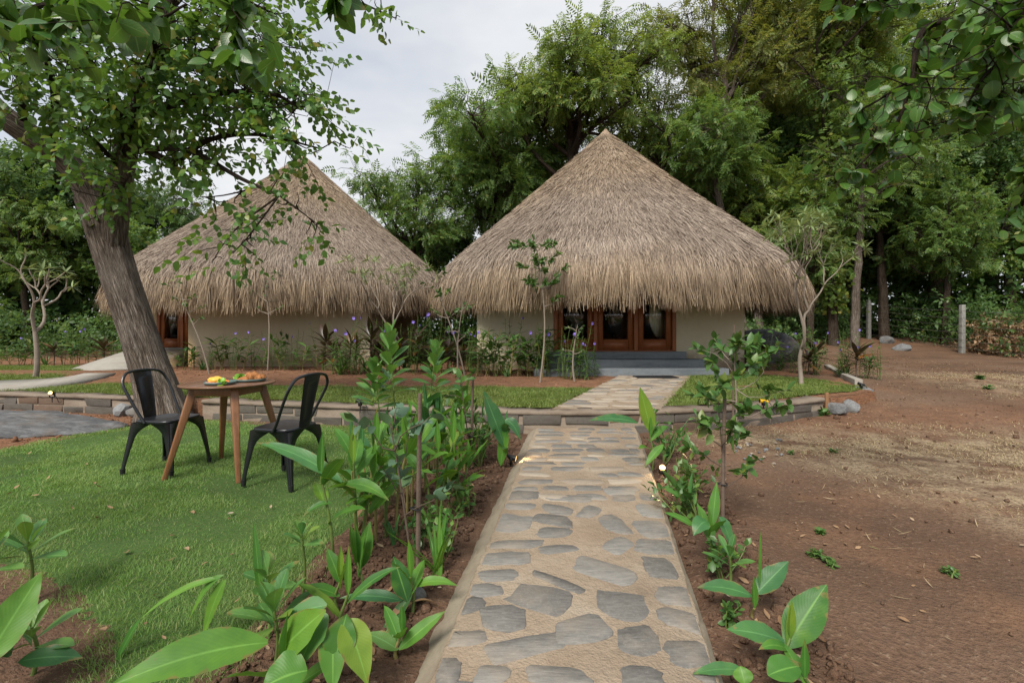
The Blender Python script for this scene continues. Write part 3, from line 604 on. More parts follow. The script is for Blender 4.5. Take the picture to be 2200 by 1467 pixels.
# upper path across the terrace
upath = tag(empty('upper_stone_path', (0, 0, 0)), kind='structure')
a = Acc(); V = []; yy = np.linspace(5.5, 9.72, 40)
for y in yy: V += [(UPL(y) - .03, y, TZ - .03), (UPL(y), y, TZ + .012), (UPR(y), y, TZ + .012), (UPR(y) + .03, y, TZ - .03)]
a.add(V, [(i * 4 + j, i * 4 + j + 1, i * 4 + 5 + j, i * 4 + 4 + j) for i in range(39) for j in range(3)]); a.build('mortar_bed', M['mortar'], upath)
y = 5.66; ns = 0
while y < 9.62:
    hh = rngp.uniform(.13, .2); x = UPL(y) + .04
    while x < UPR(y) - .08:
        w = min(rngp.uniform(.2, .5), UPR(y) - .03 - x)
        if w > .1 and rngp.uniform() < .9:
            flag(blob_poly(x + w / 2, y + hh / 2, w * .95, hh * .9, rngp.uniform(-.06, .06), 9), TZ + .012, rngp.uniform(.002, .009), upath, M['flag_tan'] if rngp.uniform() < .72 else M['flagstone']); ns += 1
        x += w + rngp.uniform(0, .03)
    y += hh + .015
# cement path and ramp on the left
ca, cb = crom(CP_A, 6), crom(CP_B, 6); V = []
for p, q in zip(ca, cb): V += [(*p, TZ - .03), (*p, TZ + .022), (*q, TZ + .022), (*q, TZ - .03)]
a = Acc(); a.add(V, [(i * 4 + j, i * 4 + j + 1, i * 4 + 5 + j, i * 4 + 4 + j) for i in range(len(ca) - 1) for j in range(3)]); tag(a.build('cement_path', M['cement']), kind='structure')
a = Acc(); a.add([(-10.95, 11.3, .2), (-9.1, 11.3, .2), (-9.1, 13.2, .2), (-10.95, 13.2, .2), (-10.95, 11.3, TZ + .03), (-9.25, 11.3, TZ + .03), (-9.1, 12.7, .70), (-10.7, 12.7, .70), (-9.1, 13.2, .70), (-10.7, 13.2, .70)], [(4, 5, 6, 7), (7, 6, 8, 9), (0, 1, 5, 4)]); a.T.append(np.array([(0, 4, 7), (0, 7, 9), (0, 9, 3), (1, 6, 5), (1, 8, 6), (1, 2, 8), (3, 9, 8), (3, 8, 2)]))
tag(a.build('entrance_ramp', M['cement']), 'smooth grey concrete ramp leading up to the left hut', 'ramp')

# ------------------------------------------------------------------ retaining wall of blocks
rw = empty('retaining_wall', (0, 0, 0), 'low curved retaining wall of grey blocks edging the terrace', 'wall')
seg = np.linalg.norm(np.diff(WALL, axis=0), axis=1); S = np.concatenate([[0], np.cumsum(seg)])
def wp(s): return np.array([np.interp(s, S, WALL[:, 0]), np.interp(s, S, WALL[:, 1])])
gap0, gap1 = -5.42, -4.28       # the old tree stands in this gap
def in_gap(s): x = wp(s)[0]; return gap0 < x < gap1
core = [Acc(), Acc()]; cop = [Acc(), Acc()]
for part, rngs in enumerate(((0, np.interp(gap0, WALL[:, 0], S)), (np.interp(gap1, WALL[:, 0], S), S[-1]))):
    ss = np.arange(rngs[0], rngs[1], .12); ss[-1] = rngs[1]; Vc = []; Vt = []
    for s in ss:
        p = wp(s); d = nrm(wp(min(s + .05, S[-1])) - wp(max(s - .05, 0))); n_ = np.array([-d[1], d[0]]); f, b = p + n_ * .014, p + n_ * .24
        wv = .008 * math.sin(s * 5) + .006 * math.sin(s * 17)
        Vc += [(*f, -.12), (*f, TZ - .032), (*b, TZ - .032), (*b, -.12)]; f2 = p - n_ * (.012 + wv * .6); Vt += [(*(p + n_ * .01), TZ - .042), (*f2, TZ - .034), (*(f2 + n_ * .012), TZ + .004 + wv), (*(b), TZ + .006 + wv), (*b, TZ - .04)]
    k = len(ss); core[part].add(Vc, [(i * 4 + j, i * 4 + 4 + j, i * 4 + 5 + j, i * 4 + j + 1) for i in range(k - 1) for j in range(3)]); core[part].add(Vc[:4], [(0, 1, 2, 3)]); core[part].add(Vc[-4:], [(3, 2, 1, 0)])
    cop[part].add(Vt, [(i * 5 + j, i * 5 + 5 + j, i * 5 + 6 + j, i * 5 + j + 1) for i in range(k - 1) for j in range(4)])
    core[part].build('mortar_core', M['wall_mortar'], rw); cop[part].build('coping', M['wall_mortar'], rw)
for course, (z0, z1) in enumerate(((-.02, .092), (.106, .212))):
    s = .05 + course * .17
    while s < S[-1] - .1:
        Lb = rngp.uniform(.32, .55); m0, m1 = s, min(s + Lb, S[-1] - .02); s += Lb + rngp.uniform(.015, .05)
        if in_gap(m0) or in_gap(m1) or m1 - m0 < .1 or rngp.uniform() < .12: continue
        c = (wp(m0) + wp(m1)) / 2; d = nrm(wp(m1) - wp(m0)); ang = math.atan2(d[1], d[0]); hl = (m1 - m0) / 2
        if c[0] > .2 and c[0] < 1.5 and course == 0: continue
        A = Acc(); A.box(-hl, hl, 0, .1, z0 + rngp.uniform(-.006, .006), z1 + rngp.uniform(-.008, .004))
        A.V[0] = A.V[0] + rngp.normal(0, .007, A.V[0].shape)
        red = rngp.uniform() < (.45 if c[0] < -6.2 else .08)
        o = A.build('block', M['block_red'] if red else M['block'], rw, bevel=.006); o.location = (c[0] - d[1] * rngp.uniform(-.006, .008), c[1] + d[0] * rngp.uniform(-.006, .008), 0); o.rotation_euler = (0, 0, ang)
# ------------------------------------------------------------------ thatched huts
PROF = crom([(0.0, 7.06), (.16, 6.90), (1.5, 5.66), (2.95, 4.36), (4.15, 3.32), (4.75, 2.76), (5.02, 2.38), (5.08, 2.08)], 6)
PS = np.concatenate([[0], np.cumsum(np.linalg.norm(np.diff(PROF, axis=0), axis=1))])
def prof(s): return np.interp(s, PS, PROF[:, 0]), np.interp(s, PS, PROF[:, 1])
def make_thatch():
    rng = np.random.default_rng(77)
    def layer(N, smin, smax, Lr, wr, lift, spread, course=None, drop=False):
        s = np.sqrt(rng.uniform(smin ** 2, smax ** 2, N))
        if course: s = np.where(rng.uniform(0, 1, N) < .16, np.ceil(s / course) * course - rng.uniform(.0, .18, N) - .3, s); s = np.clip(s, .02, smax)
        th = np.where(rng.uniform(0, 1, N) < .8, -np.pi / 2 + rng.uniform(-1.95, 1.95, N), rng.uniform(0, 2 * np.pi, N)) % (2 * np.pi)     # thicker on the side that faces the garden
        if drop:
            nc = 230; cl = np.floor(th / (2 * np.pi) * nc); cc = (cl + .5 + (_hash(cl, cl * 0, 5) - .5) * .9) / nc * 2 * np.pi; th = th + (cc - th) * rng.uniform(0, .75, N)
            clen = .72 + .62 * _hash(cl, cl * 0, 8)
        r, zz = prof(s); r1, z1 = prof(np.minimum(s + .05, PS[-1] - 1e-3)); r0, z0 = prof(np.maximum(s - .05, 0))
        tr, tz_ = r1 - r0, z1 - z0; l_ = np.hypot(tr, tz_) + 1e-9; tr, tz_ = tr / l_, tz_ / l_
        er = np.stack([np.cos(th), np.sin(th), 0 * th], 1); et = np.stack([-np.sin(th), np.cos(th), 0 * th], 1); up = np.array([0, 0, 1.0])
        T = er * tr[:, None] + up * tz_[:, None]; Nn = er * (-tz_)[:, None] + up * tr[:, None]
        p0 = er * r[:, None] + up * zz[:, None] + Nn * rng.uniform(0, .035, N)[:, None]
        Ln = rng.uniform(*Lr, N); side = rng.normal(0, spread, N) + (noise2(th * 8, s, 1.5, 61) - .5) * .35; w = rng.uniform(*wr, N)
        if not drop:
            d = nrm(T + et * side[:, None] + Nn * (lift * rng.uniform(.0, 1.0, N))[:, None]); p1 = p0 + d * Ln[:, None]
            sx = nrm(np.cross(d, Nn + et * rng.normal(0, .6, N)[:, None])) * (w / 2)[:, None]
            V = np.stack([p0 - sx, p0 + sx, p1 + sx * .5, p1 - sx * .5], 1).reshape(-1, 3); o = (np.arange(N) * 4)[:, None, None]
            return V, (np.array([(0, 1, 2), (0, 2, 3)])[None] + o).reshape(-1, 3)
        Ln = Ln * clen; d = nrm(T + et * side[:, None] + Nn * (lift * rng.uniform(0, 1, N))[:, None]); p1 = p0 + d * (Ln * .5)[:, None]
        d2 = nrm(d * .35 + np.array([0, 0, -1.0]) + et * (side * .9 + rng.normal(0, .10, N))[:, None] + er * rng.normal(.10, .13, N)[:, None]); p2 = p1 + d2 * (Ln * .5)[:, None]
        sx = nrm(np.cross(d, er + et * rng.normal(0, .5, N)[:, None])) * (w / 2)[:, None]
        V = np.stack([p0 - sx, p0 + sx, p1 + sx, p1 - sx, p2], 1).reshape(-1, 3); o = (np.arange(N) * 5)[:, None, None]
        return V, (np.array([(0, 1, 2), (0, 2, 3), (3, 2, 4)])[None] + o).reshape(-1, 3)
    A = Acc(); smax = PS[-1]
    A.add(*layer(84000, .05, smax - .45, (.16, .42), (.006, .0135), .15, .17, 1.15))
    A.add(*layer(19500, smax - 1.0, smax - .15, (.45, .75), (.006, .0135), .12, .10, None, True))
    A.add(*layer(21000, smax - .55, smax - .02, (.40, .78), (.006, .0135), .10, .11, None, True))
    A.add(*layer(1500, .0, .35, (.2, .4), (.008, .014), .12, .2))
    # hanging inner thickness of the eave
    th = (-np.pi / 2 + rng.uniform(-2.2, 2.2, 7500)) % (2 * np.pi); r = rng.uniform(4.55, 5.02, 7500); N = len(th); zt = np.interp(r, PROF[:, 0], PROF[:, 1]) - .12
    er = np.stack([np.cos(th), np.sin(th), 0 * th], 1); p0 = er * r[:, None] + np.array([0, 0, 1]) * zt[:, None]
    d = nrm(np.array([0, 0, -1.0]) + rng.normal(0, .12, (N, 3)) + er * .15); Ln = rng.uniform(.45, .85, N) + (zt - 2.1) * .8; p1 = p0 + d * Ln[:, None]; sx = np.stack([-np.sin(th), np.cos(th), 0 * th], 1) * .008
    A.add(np.stack([p0 - sx, p0 + sx, p1 + sx * .4, p1 - sx * .4], 1).reshape(-1, 3), (np.array([(0, 1, 2), (0, 2, 3)])[None] + (np.arange(N) * 4)[:, None, None]).reshape(-1, 3))
    return A.mesh('thatch', M['thatch'])
thatch_me = make_thatch()
def make_cone():
    n = 96; a_ = np.linspace(0, 2 * np.pi, n, endpoint=False); outer = PROF; inner = np.array([(4.95, 1.98), (4.7, 2.35), (4.3, 3.0), (3.0, 4.0), (.1, 6.6)]); pr_ = np.vstack([outer, inner]); V = []
    for r, zz in pr_: 
        k = 1 + (noise2(a_ * 6, np.full(n, zz), 2.0, 71) - .5) * .012; V.append(np.stack([np.cos(a_) * r * k, np.sin(a_) * r * k, np.full(n, zz)], 1))
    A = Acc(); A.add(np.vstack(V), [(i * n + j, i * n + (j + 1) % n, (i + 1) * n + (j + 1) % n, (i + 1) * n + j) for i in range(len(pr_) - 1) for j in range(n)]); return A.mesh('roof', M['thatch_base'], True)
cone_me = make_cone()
def cap_mesh():
    A = Acc(); A.lathe([(0, 7.13), (.03, 7.11), (.09, 7.04), (.17, 6.95), (.24, 6.86), (.30, 6.78)], n=24); rng = np.random.default_rng(3); A.V[0] = A.V[0] + rng.normal(0, .012, A.V[0].shape); return A.mesh('ridge_cap', M['thatch'], True)
cap_me = cap_mesh()
def hut_roof(root, rx, ry, rz):
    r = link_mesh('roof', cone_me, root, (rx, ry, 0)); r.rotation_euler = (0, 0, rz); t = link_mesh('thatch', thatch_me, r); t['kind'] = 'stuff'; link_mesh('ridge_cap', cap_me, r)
FZ = .735
def panel(x0, x1, z0, z1, y, root, st=.14, rail=.26, handle=None):
    """one glazed timber door leaf, its glass and rails"""
    A = Acc(); A.box(x0, x0 + st, y, y + .05, z0, z1).box(x1 - st, x1, y, y + .05, z0, z1); d = A.build('door', M['door_wood'], root)
    for za, zb in ((z0, z0 + rail), (z1 - .14, z1)): Acc().box(x0 + st, x1 - st, y + .003, y + .047, za, zb).build('rail', M['door_wood_h'], d)
    A = Acc(); A.box(x0 + st - .01, x1 - st + .01, y + .02, y + .028, z0 + rail - .01, z1 - .15); A.build('pane', M['glass'], d)
    if handle: Acc().tube([(handle, y - .04, z0 + .95), (handle, y - .04, z0 + 1.15)], .011, 8).build('handle', M['black_metal'], d, True)
def walls(root, x0, x1, y0, y1, top, openings, th=.2):
    A = Acc()
    xs_ = [x0] + [v for o in openings for v in o[:2]] + [x1]
    for i in range(0, len(xs_), 2): A.box(xs_[i], xs_[i + 1], y0, y0 + th, .15, top)
    for o in openings: A.box(o[0], o[1], y0 + .004, y0 + th - .004, o[2], top - .003).box(o[0], o[1], y0 + .004, y0 + th - .004, .15, FZ - .012)
    A.box(x0, x0 + th, y0 + th, y1, .15, top).box(x1 - th, x1, y0 + th, y1, .15, top).box(x0 + th, x1 - th, y1 - th, y1, .15, top)
    return A
def mk_hut1():
    h = empty('thatched_hut', (2.6, 10.9, TZ), 'round thatched hut with glazed timber doors and grey steps', 'hut', 'thatched huts'); B = np.array([2.6, 10.9, TZ])
    root = h; off = -B
    def sh(A): A.V = [v + off for v in A.V]; return A
    x0, x1, y0, y1 = -.84, 5.57, 10.9, 16.9; dx0, dx1, dt = 1.0, 3.93, 2.45
    sh(walls(h, x0, x1, y0, y1, 2.55, [(dx0, dx1, dt)])).build('wall', M['plaster'], h, bevel=.012)
    hut_roof(h, 2.85 + off[0], 13.9 + off[1], math.radians(-11)); h.children[-1].location.z = -TZ
    sh(Acc().box(x0 + .2, x1 - .2, y0 + .2, y1 - .2, .2, FZ - .006)).build('floor', M['cement'], h)
    A = Acc()
    for x in (dx0, dx0 + .955, dx0 + 1.925, dx1 - .09): A.box(x, x + .09, y0 - .012, y0 + .14, FZ, dt)
    A.box(dx0 + .09, dx1 - .09, y0 - .008, y0 + .13, dt - .09, dt); A.box(dx0 + .09, dx1 - .09, y0 - .004, y0 + .12, FZ - .011, FZ + .022)
    sh(A).build('door_frame', M['door_wood'], h, bevel=.006)
    before = set(h.children)
    for a0, a1, hd in ((dx0 + .092, dx0 + .953, None), (dx0 + 1.047, dx0 + 1.923, None), (dx0 + 2.017, dx1 - .092, None)): panel(a0 + off[0], a1 + off[0], FZ + .024 + off[2], dt - .092 + off[2], y0 + .03 + off[1], h, handle=hd)
    for i, (yf, zt) in enumerate(((10.72, 0), (10.28, 1), (9.80, 2))):
        z1 = FZ - .005 - i * .162; z0 = z1 - .162 if i < 2 else .18
        sh(Acc().box(.82 - .12 * i - .1, 4.12 + .28 * i, yf, 10.89 if i == 0 else (10.718 if i == 1 else 10.278), z0 - .02, z1)).build('step', M['cement_blue'], h, bevel=.015)
    return h
hut1 = mk_hut1()
def curtain(x0, x1, y, z0, z1, label):
    n = int((x1 - x0) / .012); V = []
    for i in range(n + 1):
        x = x0 + (x1 - x0) * i / n; dy = .035 * math.sin(i * .55) + .012 * math.sin(i * 1.3 + 1)
        V += [(x, y + dy, z0), (x, y + dy * .7, z1)]
    A = Acc(); A.add(V, [(2 * i, 2 * i + 2, 2 * i + 3, 2 * i + 1) for i in range(n)]); tag(A.build('curtain', M['curtain'], smooth=True), label, 'curtain')
curtain(3.22, 3.85, 11.08, FZ + .01, 2.38, 'cream curtain hanging behind the third glass door of the right hut')
curtain(1.05, 1.34, 11.08, FZ + .01, 2.38, 'cream curtain hanging behind the first glass door of the right hut')
def mk_hut2():
    B = np.array([-6.5, 12.5, TZ]); h = empty('thatched_hut', B, 'round thatched hut behind the leaning tree, with a plain wall', 'hut', 'thatched huts'); off = -B
    def sh(A): A.V = [v + off for v in A.V]; return A
    x0, x1, y0, y1, top = -8.9, -3.9, 12.5, 18.9, 2.55; A = Acc()
    A.box(x0, x1, y0, y0 + .2, .15, top).box(x1 - .2, x1, y0 + .2, y1, .15, top).box(-10.7, x1 - .2, y1 - .2, y1, .15, top).box(x0, x0 + .2, y0 + .2, 13.3, .15, top).box(-10.7, -10.5, 13.3, y1 - .2, .15, top).box(-10.5, x0 + .2, 13.304, 13.48, 2.45, top - .004).box(-10.5, -10.38, 13.3, 13.48, .15, 2.45)
    sh(A).build('wall', M['plaster'], h, bevel=.012)
    hut_roof(h, -7.25 + off[0], 15.8 + off[1], math.radians(25)); h.children[-1].location.z = -TZ
    sh(Acc().box(-10.5, x0 + .0, 13.21, y1 - .2, .15, FZ - .006)).build('floor', M['cement'], h)
    A = Acc()
    for x in (-10.37, -9.68, -8.98): A.box(x, x + .08, 13.28, 13.4, FZ, 2.45)
    A.box(-10.29, -8.98, 13.283, 13.39, 2.37, 2.45); sh(A).build('door_frame', M['door_wood'], h, bevel=.006)
    for a0, a1 in ((-10.288, -9.682), (-9.598, -8.982)): panel(a0 + off[0], a1 + off[0], FZ + .01 + off[2], 2.368 + off[2], 13.32 + off[1], h, st=.11)
    return h
hut2 = mk_hut2()
# doormat on the path in front of the steps
A = Acc(); c = G(1408, 810, TZ + .02); A.box(-.42, .42, -.17, .17, 0, .014)
for i in range(20): A.box(-.40 + i * .04, -.375 + i * .04, -.155, .155, .0145, .019)
tag(A.build('doormat', M['mat_rubber'], loc=(c[0], c[1], TZ + .019)), 'black ribbed rubber doormat at the foot of the steps', 'doormat').rotation_euler = (0, 0, .06)

# ------------------------------------------------------------------ table, chairs, plates
TBX, TBY = -2.45, 3.94
def mk_table():
    t = empty('table', (TBX, TBY, .01), 'round dark wooden table with four splayed legs on the lawn', 'table')
    top = link_mesh('table_top', None or Acc().lathe([(0, .722), (.30, .722), (.345, .726), (.362, .736), (.364, .744), (.356, .749), (0, .75)], n=64).mesh('table_top', M['table_wood'], True), t)
    for i in range(6):                                   # plank joints, shallow battens of the top
        x = -.27 + i * .108; hl = math.sqrt(.33 ** 2 - x * x)
        Acc().box(x - .0012, x + .0012, -hl, hl, .7495, .7508).build('plank_joint', M['stake'], top)
    A = Acc()
    for s in (-1, 1): A.box(-.19, .19, s * .19 - .012, s * .19 + .012, .655, .7215).box(s * .19 - .012, s * .19 + .012, -.176, .176, .656, .721)
    ap = A.build('apron', M['leg_wood'], t, bevel=.003); ap.rotation_euler = (0, 0, math.radians(-5))
    for an in (40, 130, 220, 310):
        c, s = math.cos(math.radians(an)), math.sin(math.radians(an)); Acc().beam((.25 * c, .25 * s, .721), (.45 * c, .45 * s, -.012), .062, .034, up=(-s, c, 0)).build('leg', M['leg_wood'], t, bevel=.008)
    return t
mk_table()
def mk_chair(loc, rz, label):
    """sheet-metal cafe chair facing local +X"""
    c = empty('metal_chair', loc, label, 'chair', 'black metal chairs at the table', rz); m = M['black_metal']
    # seat pan: rounded square, dished, with rolled rim
    n = 40; A = Acc(); t = np.linspace(0, 2 * np.pi, n, endpoint=False); e = .42
    sq = np.stack([np.sign(np.cos(t)) * np.abs(np.cos(t)) ** e, np.sign(np.sin(t)) * np.abs(np.sin(t)) ** e], 1)
    wx = lambda p: p * np.array([.178, .18]) * np.stack([np.ones(n), 1 + .06 * p[:, 0]], 1)
    rings = [(.05, .438), (.55, .439), (.85, .443), (.95, .447), (1.0, .444), (1.015, .436), (1.0, .418), (.97, .416)]
    V = np.vstack([np.column_stack([wx(sq) * k, np.full(n, z_)]) for k, z_ in rings] + [[(0, 0, .437)]]); Q = [(i * n + j, i * n + (j + 1) % n, (i + 1) * n + (j + 1) % n, (i + 1) * n + j) for i in range(len(rings) - 1) for j in range(n)]
    A.add(V, [(q[3], q[2], q[1], q[0]) for q in Q]); A.T.append(np.array([(j, (j + 1) % n, len(V) - 1) for j in range(n)])); A.build('seat', m, c, True)
    # legs: folded sheet, wide under the seat where the arches start, narrow at the foot
    hs = np.linspace(0, 1, 15)
    for sx in (-1, 1):
        for sy in (-1, 1):
            A = Acc()
            top = np.array([sx * .176, sy * .178, .425]); bot = np.array([sx * (.225 if sx > 0 else .24), sy * .215, .012])
            for axis in (0, 1):
                V = []
                for h in hs:
                    p = top + (bot - top) * h; w = .038 + .145 * math.exp(-(h / .13) ** 1.3) - .012 * h + .014 * math.exp(-((h - .35) / .3) ** 2)
                    o = np.array([-sx, 0, 0]) if axis == 0 else np.array([0, -sy, 0]); inn = np.array([0, -sy, 0]) if axis == 0 else np.array([-sx, 0, 0])
                    V += [p, p + o * w, p + o * w + inn * .010, p + o * max(w - .004, .01) + inn * .012, p + inn * .006 + o * .006]
                k = 5; A.add(V, [(i * k + j, i * k + (j + 1) % k, (i + 1) * k + (j + 1) % k, (i + 1) * k + j) for i in range(14) for j in range(k)])
            lg = A.build('leg', m, c)
            q = bot; Acc().tube([q + np.array([-sx * .012, -sy * .012, .035]), q + np.array([-sx * .012, -sy * .012, -.01])], [.02, .017], 10).build('rubber_foot', M['black_plastic'], lg, True)
    # back hoop and splat
    pts = crom([(-.045, -.185, .425), (-.09, -.192, .50), (-.16, -.21, .64), (-.215, -.213, .75), (-.24, -.17, .825), (-.25, -.09, .848), (-.253, 0, .853), (-.25, .09, .848), (-.24, .17, .825), (-.215, .213, .75), (-.16, .21, .64), (-.09, .192, .50), (-.045, .185, .425)], 5)
    Acc().tube(pts, .0115, 10).build('back_hoop', m, c, True)
    hz = np.linspace(0, 1, 12); V = []
    for h in hz:
        x = -.172 - .078 * h ** 1.15; zz = .44 + .405 * h; w = .058 + .028 * h
        for u in (-1, -.55, -.45, .45, .55, 1):
            dx = .006 if abs(u) < .5 and .12 < h < .9 else 0.0
            V.append((x + dx + .012 * (1 - u * u) * -1, u * w, zz))
    A = Acc(); A.add(V, [(i * 6 + j, i * 6 + j + 1, i * 6 + 7 + j, i * 6 + 6 + j) for i in range(11) for j in range(5)]); V2 = [(v[0] - .005, v[1], v[2]) for v in V]; A.add(V2, [(i * 6 + 6 + j, i * 6 + 7 + j, i * 6 + j + 1, i * 6 + j) for i in range(11) for j in range(5)])
    A.build('back_splat', m, c, True)
    return c
mk_chair((-2.98, 3.95, .012), math.radians(-6), 'black metal chair standing between the leaning tree trunk and the table')
mk_chair((-1.80, 3.63, .012), math.radians(164), 'black metal chair on the path side of the round table')
TT = .761
def plate(x, y, r, label):
    p = Acc().lathe([(0, .0), (r * .8, .0), (r * .97, .006), (r, .022), (r * .98, .024), (r * .93, .010), (r * .8, .006), (0, .005)], n=40).build('plate', M['plate'], smooth=True, loc=(x, y, TT)); tag(p, label, 'plate', 'sage green plates on the table')
def lump(name, x, y, z_, sx, sy, sz, mat, label, cat, seed, rough=.25, group=None, rz=0):
    rng = np.random.default_rng(seed); bm = bmesh.new(); bmesh.ops.create_icosphere(bm, subdivisions=3, radius=1); sx, sy, sz = sx * K, sy * K, sz * K; c_ = pa if math.hypot(x - pa[0], y - pa[1]) < math.hypot(x - pb[0], y - pb[1]) else pb; x, y = c_[0] + (x - c_[0]) * K, c_[1] + (y - c_[1]) * K
    ph = rng.uniform(0, 9, 3)
    for v in bm.verts:
        d = v.co.copy(); k = 1 + rough * (math.sin(d.x * 4 + ph[0]) * math.sin(d.y * 4.5 + ph[1]) + .5 * math.sin(d.z * 7 + ph[2]) * math.sin(d.x * 8)); v.co = Vector((d.x * sx * k, d.y * sy * k, max(d.z * sz * k, -sz * .6)))
    me = bpy.data.meshes.new(name); bm.to_mesh(me); bm.free(); me.materials.append(mat); me.polygons.foreach_set('use_smooth', [True] * len(me.polygons)); o = link_mesh(name, me, None, (x, y, z_ + sz * .6)); o.rotation_euler = (0, 0, rz); return tag(o, label, cat, group)
pa, pb = (-2.43, 3.79), (-2.31, 4.02); K = 1.38
plate(*pa, .118, 'small sage green plate holding sliced fruit'); plate(*pb, .125, 'larger sage green plate holding fried bread rolls')
zz = TT + .007
lump('bread_roll', pb[0] + .02, pb[1] - .01, zz, .036, .03, .034, M['bread'], 'tallest crusty brown roll in the middle of its plate', 'bread', 1, .3)
lump('bread_roll', pb[0] + .06, pb[1] - .005, zz, .03, .028, .024, M['bread'], 'crusty brown roll at the plate edge facing the path', 'bread', 2, .3)
lump('bread_roll', pb[0] - .015, pb[1] - .045, zz, .04, .024, .017, M['bread'], 'flat crusty brown roll lying low on the larger plate', 'bread', 3, .3)
def salad(name, x, y, z_, n, r, label, seed):
    rng = np.random.default_rng(seed); N = n; tp = leaf_tpl(4, .9, 'round', -.4, .35); d = np.stack([rng.normal(0, 1, N), rng.normal(0, 1, N), rng.uniform(.3, 1.3, N)], 1); A = Acc()
    A.add(*inst(tp, rng.normal(0, r * .25, (N, 3)) * [1, 1, .3] + [0, 0, .008], frames(d, rng.normal(0, 1, (N, 3))), rng.uniform(.6, 1.1, N) * r)); o = A.build(name, M['lettuce'], loc=(x, y, z_)); tag(o, label, 'lettuce')
salad('lettuce', pb[0] - .085, pb[1] + .0, zz, 18, .06, 'bright green lettuce beside the rolls on the larger plate', 4)
salad('lettuce', pa[0] + .075, pa[1] - .075, zz, 14, .045, 'green herb sprig at the front rim of the fruit plate', 5)
lump('mango_half', pa[0] - .02, pa[1] + .0, zz + .008, .045, .036, .022, M['mango'], 'yellow mango half on the fruit plate', 'fruit', 6, .15)
for i, (dx, dy) in enumerate(((.03, .01), (.045, -.015), (.02, -.04))): lump('fruit_slice', pa[0] + dx, pa[1] + dy, zz, .018, .012, .012, M['carrot'], 'small orange fruit slice heaped beside the mango half', 'fruit', 10 + i, .2, 'orange fruit slices')
for i, (dx, dy) in enumerate(((-.05, -.035), (-.02, -.055), (.0, -.05))): lump('ham_slice', pa[0] + dx, pa[1] + dy, zz, .024, .012, .007, M['meat'], 'folded pink slice along the front of the fruit plate', 'ham', 20 + i, .3, 'pink slices')
